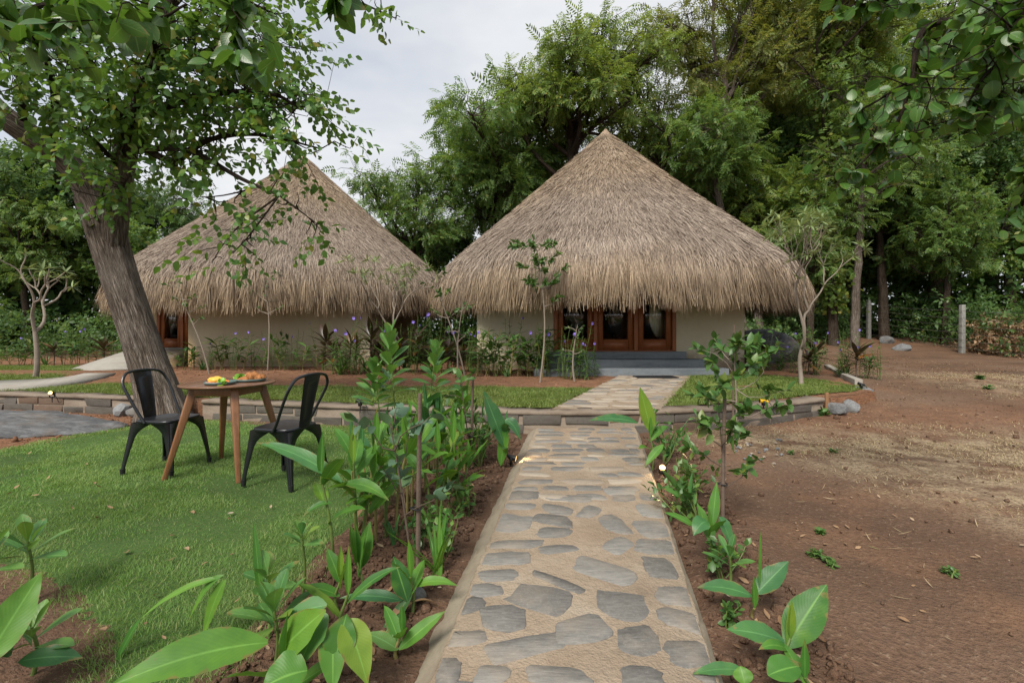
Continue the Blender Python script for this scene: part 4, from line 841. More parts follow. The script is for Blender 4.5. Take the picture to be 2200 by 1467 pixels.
# ------------------------------------------------------------------ trees
def limb(p0, p1, rng, bend=.12, n=7, sag=0.0):
    p0, p1 = np.array(p0, float), np.array(p1, float); L_ = np.linalg.norm(p1 - p0); t = np.linspace(0, 1, n)[:, None]
    off = rng.normal(0, bend * L_, 3); off2 = rng.normal(0, bend * L_ * .5, 3)
    return p0 + (p1 - p0) * t + off * np.sin(np.pi * t) + off2 * np.sin(2 * np.pi * t) + np.array([0, 0, -sag * L_]) * np.sin(np.pi * t)
def build_tree(name, base, trunk, rad, blobs, seed, sprays, leafmat, barkmat, label, group=None, twigs=20, per=5, sc=(.7, 1.3), droop=.35, out=.55, limb_r=.07, creeper=None, ntube=9, twig_r=.012, thin=False, gap=0.0):
    """trunk: local polyline; blobs: local ellipsoids (x,y,z,rx,ry,rz[,density]) that twigs fill"""
    rng = np.random.default_rng(seed); root = empty(name, base, label, 'tree', group); T = np.array(trunk, float); W = Acc(); Br = Acc(); C = Acc()
    tp = crom(T, 5); tr = np.interp(np.linspace(0, len(T) - 1, len(tp)), np.arange(len(T)), rad); tp[1:-1] += rng.normal(0, .02, tp[1:-1].shape)
    W.tube(tp, tr, ntube); pos, dirs, scl = [], [], []
    for b in blobs:
        c = np.array(b[:3]); R_ = np.array(b[3:6]); den = b[6] if len(b) > 6 else 1.0
        below = tp[tp[:, 2] < c[2] - .15 * np.linalg.norm(c - tp[-1])]; below = below if len(below) > 2 else tp[:3]
        w_ = np.linalg.norm(below - c, axis=1); k = np.argmin(w_ + rng.uniform(0, .25 * w_.max(), len(w_))); start = below[k]
        ln = np.linalg.norm(c - start); r0 = min(limb_r * (.5 + .12 * ln), tr[min(k, len(tr) - 1)] * .75)
        lp = limb(start, c, rng, .09); Br.tube(lp, np.linspace(r0, r0 * .3, len(lp)), 6, cap=False)
        nt = int(twigs * den)
        for j in range(nt):
            u = nrm(rng.normal(0, 1, 3)); u[2] = u[2] * .8 + .15; e = c + u * R_ * rng.uniform(.45, 1.0) ** .6; s0 = lp[rng.integers(3, len(lp))]
            q = limb(s0, e, rng, .10, 4); Br.tube(q, np.linspace(max(r0 * .28, twig_r), twig_r * .4, 4), 3, cap=False)
            for m in range(per):
                f = rng.uniform(.55, 1.0); p = q[0] * (1 - f) + e * f if f < .8 else e; p = p + rng.normal(0, .10, 3) * R_.min() * .6
                d = nrm(u * out + rng.normal(0, .5, 3) + np.array([0, 0, -droop])); pos.append(p); dirs.append(d); scl.append(rng.uniform(*sc))
    pos, dirs, scl = np.array(pos), np.array(dirs), np.array(scl); up = nrm(np.array([0, 0, 1.0]) + rng.normal(0, .45, pos.shape)); which = rng.integers(0, len(sprays), len(pos))
    for k, sp in enumerate(sprays):
        m_ = which == k
        if m_.any(): C.add(*inst(sp, pos[m_], frames(dirs[m_], up[m_]), scl[m_]))
    W.build('trunk', barkmat, root, True); Br.build('branches', barkmat, root, True); c = C.build('crown', leafmat, root); c['kind'] = 'stuff'
    if creeper:
        z0, z1, n_, mt = creeper; A = Acc(); zz = rng.uniform(z0, z1, n_); cx = np.stack([np.interp(zz, tp[:, 2], tp[:, k]) for k in range(3)], 1); a_ = rng.uniform(0, 2 * np.pi, n_); rr = np.interp(zz, tp[:, 2], tr) + rng.exponential(.16, n_)
        A.add(*inst(leaf_tpl(2, .85, 'ovate', .1, .1), cx + np.stack([np.cos(a_) * rr, np.sin(a_) * rr, 0 * a_], 1), frames(np.stack([np.cos(a_) * .6, np.sin(a_) * .6, rng.uniform(-1.2, -.2, n_)], 1), rng.normal(0, 1, (n_, 3)) + [0, 0, .6]), rng.uniform(.12, .24, n_))); o = A.build('creeper', mt, root); o['kind'] = 'stuff'
    return root
rs = np.random.default_rng(50)
SP_PIN = [spray_pinnate(rs, 6, .5, .17, .36) for _ in range(4)]; SP_PIN_S = [spray_pinnate(rs, 5, .4, .15, .4) for _ in range(3)]
SP_SIM = [spray_simple(rs, 9, .42, .175, .55) for _ in range(4)]
SP_HERO = [spray_simple(rs, 9, .42, .088, .72, 3, 'ovate', .45) for _ in range(5)]
def crown_blobs(seed, c, R_, n, r, zmin=None):
    rng = np.random.default_rng(seed); out = []
    for i in range(n):
        u = nrm(rng.normal(0, 1, 3)); k = rng.uniform(.35, 1.0) ** .6; p = np.array(c) + u * np.array(R_) * k
        if zmin is not None and p[2] < zmin: p[2] = zmin + rng.uniform(0, 1)
        q = r * rng.uniform(.7, 1.3); out.append((*p, q, q, q * rng.uniform(.5, .75)))
    return out
TB = {}
def bgt(px, Y, name, trunk_h, crown_c, crown_R, n, r, seed, spr, lm, bm_, label, rad=.2, lean=(0, 0), **k):
    X = (px - 1100) / F * Y; b = (X, Y, float(gz(X, Y)) - .1); h = trunk_h; tr = [(0, 0, 0), (lean[0] * .2, lean[1] * .2, h * .3), (lean[0] * .6, lean[1] * .6, h * .65), (lean[0], lean[1], h)]
    TB[seed] = build_tree(name, b, tr, [rad * 1.25, rad, rad * .8, rad * .5], crown_blobs(seed, crown_c, crown_R, n, r), seed, spr, lm, bm_, label, 'trees behind the huts', **k); return TB[seed]
# px, depth, ... crown given relative to the tree's foot
bgt(1250, 20, 'feathery_tree', 10.0, (.5, .0, 11.6), (3.7, 3.0, 2.9), 26, 1.25, 101, SP_PIN, M['leaf_far_olive'], M['bark_dark'], 'tall olive feathery tree rising behind the peak of the right hut', .24, (-.6, 0), twigs=20, per=5, limb_r=.13)
bgt(1385, 21, 'feathery_tree', 8.5, (.8, .0, 11.0), (2.6, 2.6, 3.6), 14, 1.2, 102, SP_PIN, M['leaf_far_olive'], M['bark_dark'], 'thin feathery tree with bare dark limbs just right of the hut peak', .2, (.5, 0), twigs=14, per=3, limb_r=.10)
bgt(1085, 22, 'feathery_tree', 7.0, (-.6, 0, 8.0), (2.9, 2.6, 2.4), 24, 1.3, 103, SP_PIN, M['leaf_far_green'], M['bark_dark'], 'mid green feathery tree between the two hut roofs', .2, (-.3, 0), twigs=20, per=5)
bgt(880, 21, 'feathery_tree', 5.0, (-.6, 0, 6.2), (2.9, 2.4, 2.4), 22, 1.2, 104, SP_PIN_S, M['leaf_far_green'], M['bark_dark'], 'lower bright green tree standing just right of the left hut peak', .17, (.2, 0), twigs=20, per=5)
bgt(960, 24, 'dense_tree', 3.6, (0, 0, 4.4), (3.4, 2.2, 2.4), 20, 1.3, 105, SP_SIM, M['leaf_far_dark'], M['bark_dark'], 'dark bushy tree low in the gap between the roofs', .2, twigs=22, per=5)
bgt(1540, 21, 'feathery_tree', 12.5, (.3, 0, 13.6), (3.6, 3.0, 4.6), 26, 1.4, 106, SP_PIN, M['leaf_far_brown'], M['bark'], 'very tall brownish tree at the top edge above the right hut', .26, (.4, 0), twigs=18, per=5)
bgt(1480, 23, 'feathery_tree', 6.5, (.3, 0, 7.6), (2.4, 2.4, 2.9), 18, 1.25, 107, SP_PIN, M['leaf_far_olive'], M['bark'], 'yellowish green tree crown beside the right slope of the right roof', .2, twigs=20, per=5)
bgt(1600, 19.5, 'leaning_tree', 9.0, (-1.6, 0, 8.6), (2.3, 2.0, 2.2), 16, 1.15, 108, SP_PIN, M['leaf_far_green'], M['bark_pale'], 'tree with a pale leaning trunk above the right slope of the roof', .17, (-1.7, 0), twigs=18, per=5)
bgt(1790, 19, 'creeper_tree', 15.0, (.4, 0, 14.5), (3.4, 3.0, 4.0), 22, 1.4, 109, SP_PIN, M['leaf_far_brown'], M['bark_dark'], 'tall trunk wrapped in bright green creeper right of the right hut', .16, (-.3, 0), twigs=16, per=5, creeper=(1.5, 15, 4200, M['leaf_far_olive']))
bgt(1690, 22, 'dense_tree', 7.5, (0, 0, 6.8), (3.0, 2.4, 3.6), 24, 1.3, 110, SP_SIM, M['leaf_far_dark'], M['bark_dark'], 'dark leafy tree filling the space behind the pale frangipani', .2, twigs=22, per=5)
bgt(1836, 18.2, 'forked_tree', 9.5, (.6, 0, 8.8), (2.8, 2.4, 3.4), 18, 1.25, 111, SP_PIN_S, M['leaf_far_green'], M['bark'], 'straight grey trunk standing close to the fence behind the dirt yard', .14, (.5, 0), twigs=16, per=4)
bgt(2010, 22, 'dense_tree', 9.0, (0, 0, 9.2), (3.6, 3.0, 4.4), 34, 1.5, 112, SP_SIM, M['leaf_far_dark'], M['bark_dark'], 'dense dark evergreen behind the fence, broadest crown at the right', .3, twigs=26, per=6)
bgt(2170, 20, 'dense_tree', 5.0, (0, 0, 5.6), (2.8, 2.4, 3.4), 22, 1.3, 113, SP_SIM, M['leaf_far_green'], M['bark_dark'], 'green tree at the right edge behind the heap of brown leaves', .2, twigs=22, per=5)
bgt(1930, 25, 'dense_tree', 5.0, (0, 0, 5.2), (3.4, 2.4, 3.4), 22, 1.4, 114, SP_SIM, M['leaf_far_dark'], M['bark_dark'], 'low dark tree deep behind the wire fence', .22, twigs=22, per=5)
bgt(1760, 24, 'feathery_tree', 9.0, (0, 0, 11.0), (3.2, 2.6, 3.2), 20, 1.35, 115, SP_PIN, M['leaf_far_green'], M['bark_dark'], 'green feathery crown seen behind the creeper covered trunk', .22, twigs=18, per=5)
for i, (px, Y, h, n, r, sd, spr, lm, lb) in enumerate(((30, 21, 8.4, 32, 1.4, 121, SP_SIM, 'leaf_far_dark', 'dark tree at the far left edge behind the young frangipani'), (170, 23, 9.6, 34, 1.5, 122, SP_SIM, 'leaf_far_dark', 'large dark tree behind the leaning trunk'), (330, 24, 8.2, 30, 1.4, 123, SP_PIN_S, 'leaf_far_dark', 'dark green tree above the left slope of the left hut roof'), (450, 26, 6.4, 20, 1.3, 124, SP_PIN_S, 'leaf_far_green', 'small green crown peeping over the left roof beside the trunk'), (-120, 20, 8.8, 24, 1.4, 125, SP_SIM, 'leaf_far_dark', 'dark tree mostly cut off by the left picture edge'))):
    bgt(px, Y, 'dense_tree', h * .75, (0, 0, h * .68), (3.5, 2.6, h * .36), n, r, sd, spr, M[lm], M['bark_dark'], lb, .22, twigs=22, per=5)
bgt(300, 20.5, 'leafy_shrub_tree', 3.6, (0, 0, 4.4), (1.2, 1.2, 1.9), 12, .75, 130, SP_SIM, M['leaf_far_green'], M['bark_dark'], 'bright green young tree beside the left edge of the left roof', .09, twigs=18, per=5)

for src, px, Y, sc, lb in ((115, 1650, 25, 1.25, 'tall green feathery tree deep behind the leaning pale trunk'), (101, 1960, 26, 1.3, 'very tall olive tree behind the broad dark evergreen'), (106, 2130, 23.5, 1.05, 'tall tree at the right edge above the fence'), (115, 2260, 22, 1.15, 'tall green tree mostly outside the right edge'), (112, 1600, 28, .95, 'dense dark tree far behind the right roof slope'), (107, 1630, 20.5, .85, 'yellowish small tree just beyond the right roof edge'), (104, 1740, 18.6, .75, 'low bright tree behind the pale frangipani crown'), (103, 1900, 20.5, .9, 'mid green tree between the creeper trunk and the evergreen'), (104, 2030, 19, .8, 'low bright tree just behind the nearer concrete post'), (103, 1440, 25, 1.05, 'green tree seen right behind the hut peak'), (103, 1075, 21.5, 1.14, 'leafy tree stepping up left of the hut peak'), (107, 1210, 24, 1.1, 'yellowish tree filling behind the left roof slope of the right hut'), (101, 1700, 23, 1.25, 'tall olive tree reaching the top edge behind the creeper trunk'), (107, 1830, 24, 1.5, 'tall yellowish tree reaching the top edge right of the creeper trunk'), (104, 60, 19.5, .8, 'bright low tree behind the young frangipani'), (113, 2100, 24, 1.3, 'green tree filling the gap right of the evergreen')):
    X = (px - 1100) / F * Y; dup(TB[src], (X, Y, float(gz(X, Y)) - .1), (src * 1.7 + px * .37) % 6.28, sc, lb)

# the wood behind, one mass nobody could count
def mass(name, n, region, seed, spr, lm, label, cat, sc=(.9, 1.8)):
    rng = np.random.default_rng(seed); pos = region(rng, n); d = rng.normal(0, 1, (n, 3)) + [0, -.3, -.2]; up = nrm(rng.normal(0, .5, (n, 3)) + [0, 0, 1]); A = Acc(); w = rng.integers(0, len(spr), n)
    for k, sp in enumerate(spr): A.add(*inst(sp, pos[w == k], frames(d[w == k], up[w == k]), rng.uniform(*sc, (w == k).sum())))
    return tag(A.build(name, lm), label, cat, kind='stuff')
def reg_wood(rng, n):
    an = rng.uniform(-1.05, 1.05, n) ; dd = rng.uniform(27, 33, n); x, y = np.sin(an) * dd * 1.15, np.cos(an) * dd; top = 2.0 + 4.0 * noise2(an * 9, an * 0, 1.0, 7, 3) + 1.5 * sstep(.2, .6, an)
    z_ = rng.uniform(0, 1, n) ** 1.5 * top; return np.stack([x, y, z_ + gz(x, y) * .5], 1)
mass('woodland', 9500, reg_wood, 61, [spray_simple(rs, 7, .55, .26, .55) for _ in range(3)], M['leaf_far_dark'], 'dark far woodland closing the view behind the huts', 'woodland', (1.0, 2.0))
def reg_under(rng, n):
    m_ = rng.uniform(0, 1, n); x = np.where(m_ < .55, rng.uniform(17.2, 27, n), np.where(m_ < .8, rng.uniform(-27, -12.2, n), rng.uniform(8.5, 17, n)))
    y = np.where(m_ < .55, rng.uniform(13.5, 24, n), np.where(m_ < .8, rng.uniform(16.5, 22, n), rng.uniform(21, 24, n)))
    top = .5 + 2.4 * noise2(x, y, .5, 71, 3); z_ = gz(x, y) + rng.uniform(0, 1, n) ** .8 * top; return np.stack([x, y, z_], 1)
def reg_mid(rng, n):
    x = rng.uniform(7.2, 15.5, n); y = np.where(x < 10.5, rng.uniform(15.2, 20, n), rng.uniform(20.5, 23, n)); return np.stack([x, y, gz(x, y) + rng.uniform(0, 1, n) * (.3 + 1.3 * noise2(x, y, .9, 72, 3))], 1)
mass('undergrowth', 1800, reg_mid, 64, [spray_simple(rs, 8, .35, .14, .5) for _ in range(3)], M['leaf_far_dark'], 'low dark scrub behind the right hut and its boulder', 'undergrowth', (.6, 1.2))
mass('undergrowth', 7000, reg_under, 62, [spray_simple(rs, 8, .4, .16, .5) for _ in range(3)], M['leaf_far_dark'], 'tangled dark undergrowth along the fences', 'undergrowth', (.7, 1.4))
def reg_heap(rng, n):
    x = rng.uniform(17.1, 22, n); y = 16.6 + rng.normal(0, .6, n); top = (.5 + 1.0 * np.exp(-((x - 18.3) / 1.2) ** 2) + .4 * noise2(x, y, 1.2, 5)) * np.exp(-((y - 16.6) / .9) ** 2)
    return np.stack([x, y, gz(x, y) + rng.uniform(0, 1, n) * top], 1)
mass('brush_heap', 1100, reg_heap, 63, [spray_simple(rs, 8, .35, .13, .5) for _ in range(3)], M['leaf_dry'], 'heap of cut branches with dry brown leaves at the fence', 'brush heap', (.7, 1.2))

# the old leaning tree in the wall gap
def hero():
    B = np.array([-4.82, 6.22, -.06]); W = lambda px, py, Y: P(px, py, Y) - B
    root = empty('old_tree', B, 'big old tree with a leaning rough trunk beside the left chair', 'tree'); rng = np.random.default_rng(9)
    def ridge(seed): 
        return lambda a, d: 1 + .035 * np.sin(a * 5 + d * .7 + seed) + .025 * np.sin(a * 9 - d * 1.1 + seed) + .02 * (noise2(np.cos(a) * 3 + 9, np.sin(a) * 3 + d * .8 + 9, 2.5, seed, 3) - .5) * 2
    A = Acc()
    main = crom([W(352, 905, 6.15), W(345, 865, 6.18), W(322, 790, 6.2), W(292, 700, 6.22), W(262, 610, 6.25), W(236, 530, 6.28), W(222, 480, 6.3), W(196, 425, 6.32)], 6)
    mr = np.interp(np.linspace(0, 7, len(main)), range(8), [.36, .275, .225, .205, .205, .215, .225, .19]); A.add(*tube(main, mr, 40, ridge(1)))
    right = crom([W(243, 560, 6.26), W(246, 500, 6.22), W(252, 440, 6.2), W(262, 370, 6.1), W(276, 300, 6.0), W(300, 220, 5.9), W(335, 120, 5.8), W(360, 20, 5.7), W(372, -70, 5.6)], 5); A.add(*tube(right, np.interp(np.linspace(0, 8, len(right)), range(9), [.13, .145, .14, .135, .125, .11, .09, .07, .05]), 28, ridge(4)))
    left = crom([W(225, 490, 6.3), W(200, 430, 6.32), W(165, 370, 6.3), W(110, 320, 6.2), W(50, 280, 6.1), W(-20, 225, 6.0), W(-100, 120, 5.9), W(-170, 0, 5.8)], 5); A.add(*tube(left, np.interp(np.linspace(0, 7, len(left)), range(8), [.175, .165, .155, .15, .15, .14, .10, .06]), 28, ridge(7)))
    A.build('trunk', M['bark'], root, True)
    Br = Acc(); C = Acc(); pos, dirs, scl = [], [], []
    def branch(pts, r0, r1, n=6):
        q = crom(pts, 4); Br.tube(q, np.linspace(r0, r1, len(q)), n, cap=False); return q
    def dress(q, n, spread, per=3, droop=.45):
        for j in range(n):
            s0 = q[rng.integers(len(q) // 4, len(q))]; e = s0 + rng.normal(0, 1, 3) * spread * [1, 1, .75]; tw = limb(s0, e, rng, .12, 5); Br.tube(tw, np.linspace(.008, .003, 5), 4, cap=False)
            for m in range(per):
                f = rng.uniform(.4, 1); pos.append(s0 + (e - s0) * f + rng.normal(0, .05, 3)); dirs.append(nrm((e - s0) + rng.normal(0, .25, 3) + [0, 0, -droop * .4])); scl.append(rng.uniform(.75, 1.25))
    r5 = lambda px, py, Y: W(px, py, Y)
    qs = [
     (branch([W(262, 330, 6.0), r5(330, 320, 5.7), r5(410, 325, 5.5), r5(520, 385, 5.3), r5(600, 420, 5.2)], .055, .012), 12, .26, 2),       # low limb to the right
     (branch([W(300, 310, 5.95), r5(370, 345, 5.6), r5(450, 300, 5.5), r5(560, 290, 5.4), r5(690, 320, 5.3)], .05, .01), 22, .30, 2),
     (branch([W(290, 260, 5.95), r5(380, 220, 5.5), r5(480, 200, 5.3), r5(580, 200, 5.2), r5(640, 230, 5.2)], .06, .012), 36, .34, 3),
     (branch([W(310, 200, 5.9), r5(400, 130, 5.6), r5(500, 100, 5.4), r5(590, 130, 5.3)], .06, .012), 34, .38, 3),
     (branch([W(335, 120, 5.8), r5(420, 40, 5.5), r5(500, 0, 5.3), r5(570, 20, 5.2)], .05, .012), 26, .36, 3),
     (branch([W(280, 300, 6.0), r5(240, 220, 5.6), r5(200, 140, 5.2), r5(150, 70, 4.9)], .06, .012), 32, .36, 3),
     (branch([W(110, 320, 6.2), r5(120, 220, 5.8), r5(90, 100, 5.4), r5(40, 20, 5.1)], .06, .012), 26, .34, 3),
     (branch([W(50, 280, 6.1), r5(40, 150, 5.7), r5(-10, 60, 5.4)], .05, .012), 20, .36, 3),
     (branch([W(276, 300, 6.0), r5(300, 200, 5.4), r5(330, 130, 5.0), r5(330, 60, 4.7)], .05, .012), 32, .42, 3),
     (branch([W(262, 370, 6.1), r5(230, 330, 5.8), r5(190, 290, 5.6), r5(150, 270, 5.4)], .035, .01), 9, .24, 2),
     (branch([W(255, 420, 6.15), r5(265, 400, 5.8), r5(280, 375, 5.7)], .02, .006), 6, .18, 2),
     (branch([W(205, 440, 6.3), r5(215, 430, 5.9), r5(225, 420, 5.75)], .02, .006), 6, .18, 2),
     (branch([W(360, 20, 5.7), r5(450, -60, 5.4), r5(600, -40, 5.2), r5(720, -15, 5.1), r5(850, 40, 5.0)], .05, .006), 18, .10, 2),
     (branch([W(372, -70, 5.6), r5(300, -100, 5.2), r5(200, -60, 4.8)], .05, .012), 24, .5, 3),
     (branch([r5(600, 420, 5.2), r5(520, 480, 5.1), r5(480, 525, 5.05), r5(455, 565, 5.05)], .012, .004), 4, .10, 1),
     (branch([r5(600, 420, 5.2), r5(540, 500, 5.15), r5(500, 545, 5.15)], .012, .004), 6, .13, 1),
     (branch([r5(600, 420, 5.2), r5(640, 450, 5.2), r5(680, 480, 5.2)], .012, .004), 7, .14, 1),
     (branch([r5(560, 400, 5.25), r5(480, 420, 5.2), r5(400, 425, 5.2)], .012, .004), 7, .16, 1),
    ]
    for q, n, s_, per in qs: dress(q, int(n * 1.25), s_, per)
    pos, dirs, scl = np.array(pos), np.array(dirs), np.array(scl); up = nrm(np.array([0, 0, 1.0]) + rng.normal(0, .5, pos.shape)); w = rng.integers(0, 5, len(pos))
    for k in range(5): C.add(*inst(SP_HERO[k], pos[w == k], frames(dirs[w == k], up[w == k]), scl[w == k]))
    Br.build('branches', M['bark_dark'], root, True); c = C.build('crown', M['leaf_hero'], root); c['kind'] = 'stuff'
hero()

# two trees whose trunks stand outside the picture and whose branches hang into it near the camera
def overhang(name, base, trunk, branches, label, seed, L_=(.07, .10), nleaf=250, mat='leaf_near', shape='round', w=.82, spread=.1):
    rng = np.random.default_rng(seed); B = np.array(base, float); root = empty(name, B, label, 'tree'); A = Acc(); A.add(*tube(crom(np.array(trunk) - B, 6), np.linspace(.17, .07, (len(trunk) - 1) * 6 + 1), 14)); A.build('trunk', M['bark'], root, True)
    Br = Acc(); tips = []
    for pts, r0, k, sp in branches:
        q = crom(np.array(pts) - B, 6); Br.tube(q, np.linspace(r0, .004, len(q)), 7, cap=False)
        for j in range(k):
            i = rng.integers(len(q) // 5, len(q)); e = q[i] + rng.normal(0, 1, 3) * sp + [0, 0, -sp * .5]; tw = limb(q[i], e, rng, .12, 5); Br.tube(tw, np.linspace(.004, .0015, 5), 5, cap=False)
            for m in range(7): f = (m + .5) / 7; tips.append((tw[0] * (1 - f) + tw[-1] * f, nrm(tw[-1] - tw[0])))
    Br.build('branches', M['bark_dark'], root, True)
    mes = [mesh_np('leaf', *leaf_np(6, w * rng.uniform(.9, 1.1), shape, rng.uniform(0, .3), .15), smooth=True) for _ in range(6)]
    rng.shuffle(tips); rest = Acc(); tp6 = leaf_tpl(6, w, shape, .15, .15)
    for i, (p, d) in enumerate(tips):
        dd = nrm(d * .3 + rng.normal(0, .6, 3) + [0, 0, -.55]); up = nrm(rng.normal(0, .6, 3) + [0, -.5, .5]); R_ = frames(np.array([dd]), np.array([up])); s_ = rng.uniform(*L_)
        if i < nleaf:
            o = link_mesh('leaf', mes[i % 6], root); o.matrix_local = Matrix.LocRotScale(Vector(p), Matrix(R_[0].tolist()).to_quaternion(), (s_, s_, s_))
        else: rest.add(*inst(tp6, np.array([p]), R_, np.array([s_])))
    if rest.n: o = rest.build('foliage', M[mat], root, True); o['kind'] = 'stuff'
    return root
def leaf_np(n, w, shape, droop, fold, mat=None):
    v, t, u = leaf_tpl(n, w, shape, droop, fold); return v, t, M['leaf_near'] if mat is None else mat, u
W3 = lambda px, py, Y: P(px, py, Y)
overhang('overhanging_tree', (5.6, 2.2, 0), [(5.6, 2.2, -.1), (5.5, 2.25, 1.2), (5.2, 2.3, 2.4), (4.6, 2.4, 3.3)], [
  ([(4.9, 2.35, 2.9), W3(2330, 60, 2.6), W3(2150, 40, 2.5), W3(1990, 60, 2.5), W3(1960, 170, 2.5), W3(1930, 260, 2.5), W3(1900, 310, 2.5)], .03, 40, .16),
  ([(4.9, 2.35, 2.9), W3(2350, 150, 2.4), W3(2230, 120, 2.3), W3(2130, 150, 2.3), W3(2080, 220, 2.3)], .03, 24, .2),
  ([W3(2250, -60, 2.6), W3(2050, -40, 2.6), W3(1900, 0, 2.7), W3(1800, 20, 2.8)], .02, 18, .12),
  ([W3(1960, 170, 2.5), W3(1880, 220, 2.55), W3(1830, 245, 2.6)], .008, 6, .10),
  ([W3(1930, 260, 2.5), W3(1870, 330, 2.55), W3(1810, 390, 2.6)], .008, 8, .09),
  ([W3(2350, 150, 2.4), W3(2260, 260, 2.4), W3(2200, 400, 2.5), W3(2170, 480, 2.6)], .02, 12, .12),
  ([W3(2230, -50, 2.2), W3(2200, 30, 2.1), W3(2150, 90, 2.1)], .02, 30, .2)],
  'tree reaching in from the right with round bright leaves near the camera', 301, (.05, .085), 290)
overhang('overhanging_tree', (-3.6, 1.2, 0), [(-3.6, 1.2, -.1), (-3.6, 1.25, 1.0), (-3.4, 1.35, 2.0), (-2.9, 1.5, 2.7)], [
  ([(-3.1, 1.45, 2.5), W3(-60, 20, 1.9), W3(120, 10, 1.8), W3(300, 55, 1.75), W3(400, 10, 1.75)], .014, 15, .12),
  ([(-3.1, 1.45, 2.5), W3(150, -60, 1.8), W3(400, -70, 1.8), W3(505, -20, 1.85), W3(510, 80, 1.9), W3(530, 140, 1.9)], .014, 13, .09),
  ([W3(-60, 20, 1.9), W3(40, 60, 1.8), W3(110, 130, 1.8)], .006, 6, .07),
  ([W3(400, -70, 1.8), W3(600, -70, 1.8), W3(700, -30, 1.8), W3(725, 0, 1.8)], .006, 3, .03)],
  'tree reaching in from the left top corner with large leaves near the camera', 302, (.075, .115), 230, shape='ovate', w=.68)
# ------------------------------------------------------------------ planting: helpers
def bez_leaf(base, tip, width, arch, mat, parent, B, roll=0.0, shape='lance', n=10, fold=.22, name='leaf', wav=.0, rng=None, face=None):
    """a single blade from base to tip, bending over by arch; its own object"""
    b, t = np.array(base, float), np.array(tip, float); L_ = np.linalg.norm(t - b); c = (b + t) / 2 + np.array([0, 0, arch * L_]); s = np.linspace(0, 1, n + 1)[:, None]
    p = (1 - s) ** 2 * b + 2 * s * (1 - s) * c + s ** 2 * t; tan = nrm(np.gradient(p, axis=0)); side = np.cross(tan, [0, 0, 1.0]); side[np.linalg.norm(side, axis=1) < .05] = [1, 0, 0]; side = nrm(side); nn = np.cross(side, tan)
    if face is not None:
        m_ = n // 2; dc = nrm(np.array([0, 0, HC]) - p[m_]); th = math.atan2(-float(side[m_] @ dc), float(nn[m_] @ dc)); th = th - math.pi if th > math.pi / 2 else th + math.pi if th < -math.pi / 2 else th; roll = th * face
    ca, sa = math.cos(roll), math.sin(roll); side, nn = side * ca + nn * sa, nn * ca - side * sa
    h = WID[shape](np.clip(s, .012, .988)) * width / 2; w_ = wav * width * np.sin(s * 19 + (rng.uniform(0, 6) if rng is not None else 0)); k = 1.0
    rows = [(-1, fold), (-.5, fold * .35), (0, 0), (.5, fold * .35), (1, fold)]
    V = np.stack([p + side * h * u + nn * (h * e + (w_ * abs(u) if abs(u) == 1 else 0)) for u, e in rows], 1).reshape(-1, 3) - B; U = np.array([((u + 1) / 2, float(v)) for v in s[:, 0] for u, _ in rows])
    Q = np.array([(i * 5 + j, i * 5 + j + 1, i * 5 + 6 + j, i * 5 + 5 + j) for i in range(n) for j in range(4)])
    return link_mesh(name, mesh_np(name, V, Q, mat, U, True), parent)
def stem(pts, r, mat, parent, B, name='stem', n=8):
    A = Acc(); A.tube(crom(np.array(pts, float), 4) - B, np.linspace(r, r * .55, (len(pts) - 1) * 4 + 1), n); return A.build(name, mat, parent, True)
def ginger(X, Y, h, nl, L_, w, seed, label, mats=('leaf_ginger',), stems=1, extra=(), group=None, spread=1.0, lean=.12, z0=None, upright=.5, dry=0):
    """broad-leaved cane plant: canes with alternate arching blades"""
    rng = np.random.default_rng(seed); z0 = ground_z(X, Y) if z0 is None else z0; B = np.array([X, Y, z0]); root = empty('broad_leaved_plant', B, label, 'plant', group)
    for s_ in range(stems):
        a0 = rng.uniform(0, 6.28); d = np.array([math.cos(a0), math.sin(a0), 0]); b = B + d * (.03 if stems > 1 else 0) + [0, 0, -.02]; hh = h * rng.uniform(.8, 1.05); top = b + d * lean * hh * rng.uniform(.4, 1.4) + [0, 0, hh]
        mid = (b + top) / 2 + d * -.02; stem([b, mid, top], .008 + .004 * h, M['stem_green'] if rng.uniform() < .6 else M['stem_cane'], root, B); az = rng.uniform(0, 6.28)
        for j in range(nl):
            f = .45 + .55 * (j + .5) / nl; az += math.pi * rng.uniform(.8, 1.15); s0 = b + (top - b) * f; el = rng.uniform(.25, .9) * upright * 2 + .35 * (j / nl); Lj = L_ * rng.uniform(.75, 1.15)
            dr = np.array([math.cos(az) * math.cos(el), math.sin(az) * math.cos(el), math.sin(el)]) * Lj * spread
            tip = s0 + dr; tip[2] -= .12 * Lj; bez_leaf(s0, tip, w * rng.uniform(.85, 1.15), rng.uniform(.08, .24), M[mats[rng.integers(len(mats))]], root, B, rng.uniform(-.5, .5), rng=rng, wav=.04)
        bez_leaf(top, top + np.array([rng.normal(0, .05), rng.normal(0, .05), 1]) * L_ * .75, w * .55, .0, M[mats[0]], root, B, 0, fold=.7)
    for k in range(dry):
        a_ = rng.uniform(0, 6.28); b = B + [0, 0, h * .25]; bez_leaf(b, b + np.array([math.cos(a_) * .12, math.sin(a_) * .12, -h * .22]), w * .5, .3, M['leaf_dry'], root, B, rng.uniform(-1, 1), name='dry_leaf')
    for base, tip, wd, arch, roll, mt in extra: bez_leaf(base, tip, wd, arch, M[mt], root, B, 0, n=14, rng=rng, wav=.03, face=.35 + .5 * min(abs(roll), 1))
    return root
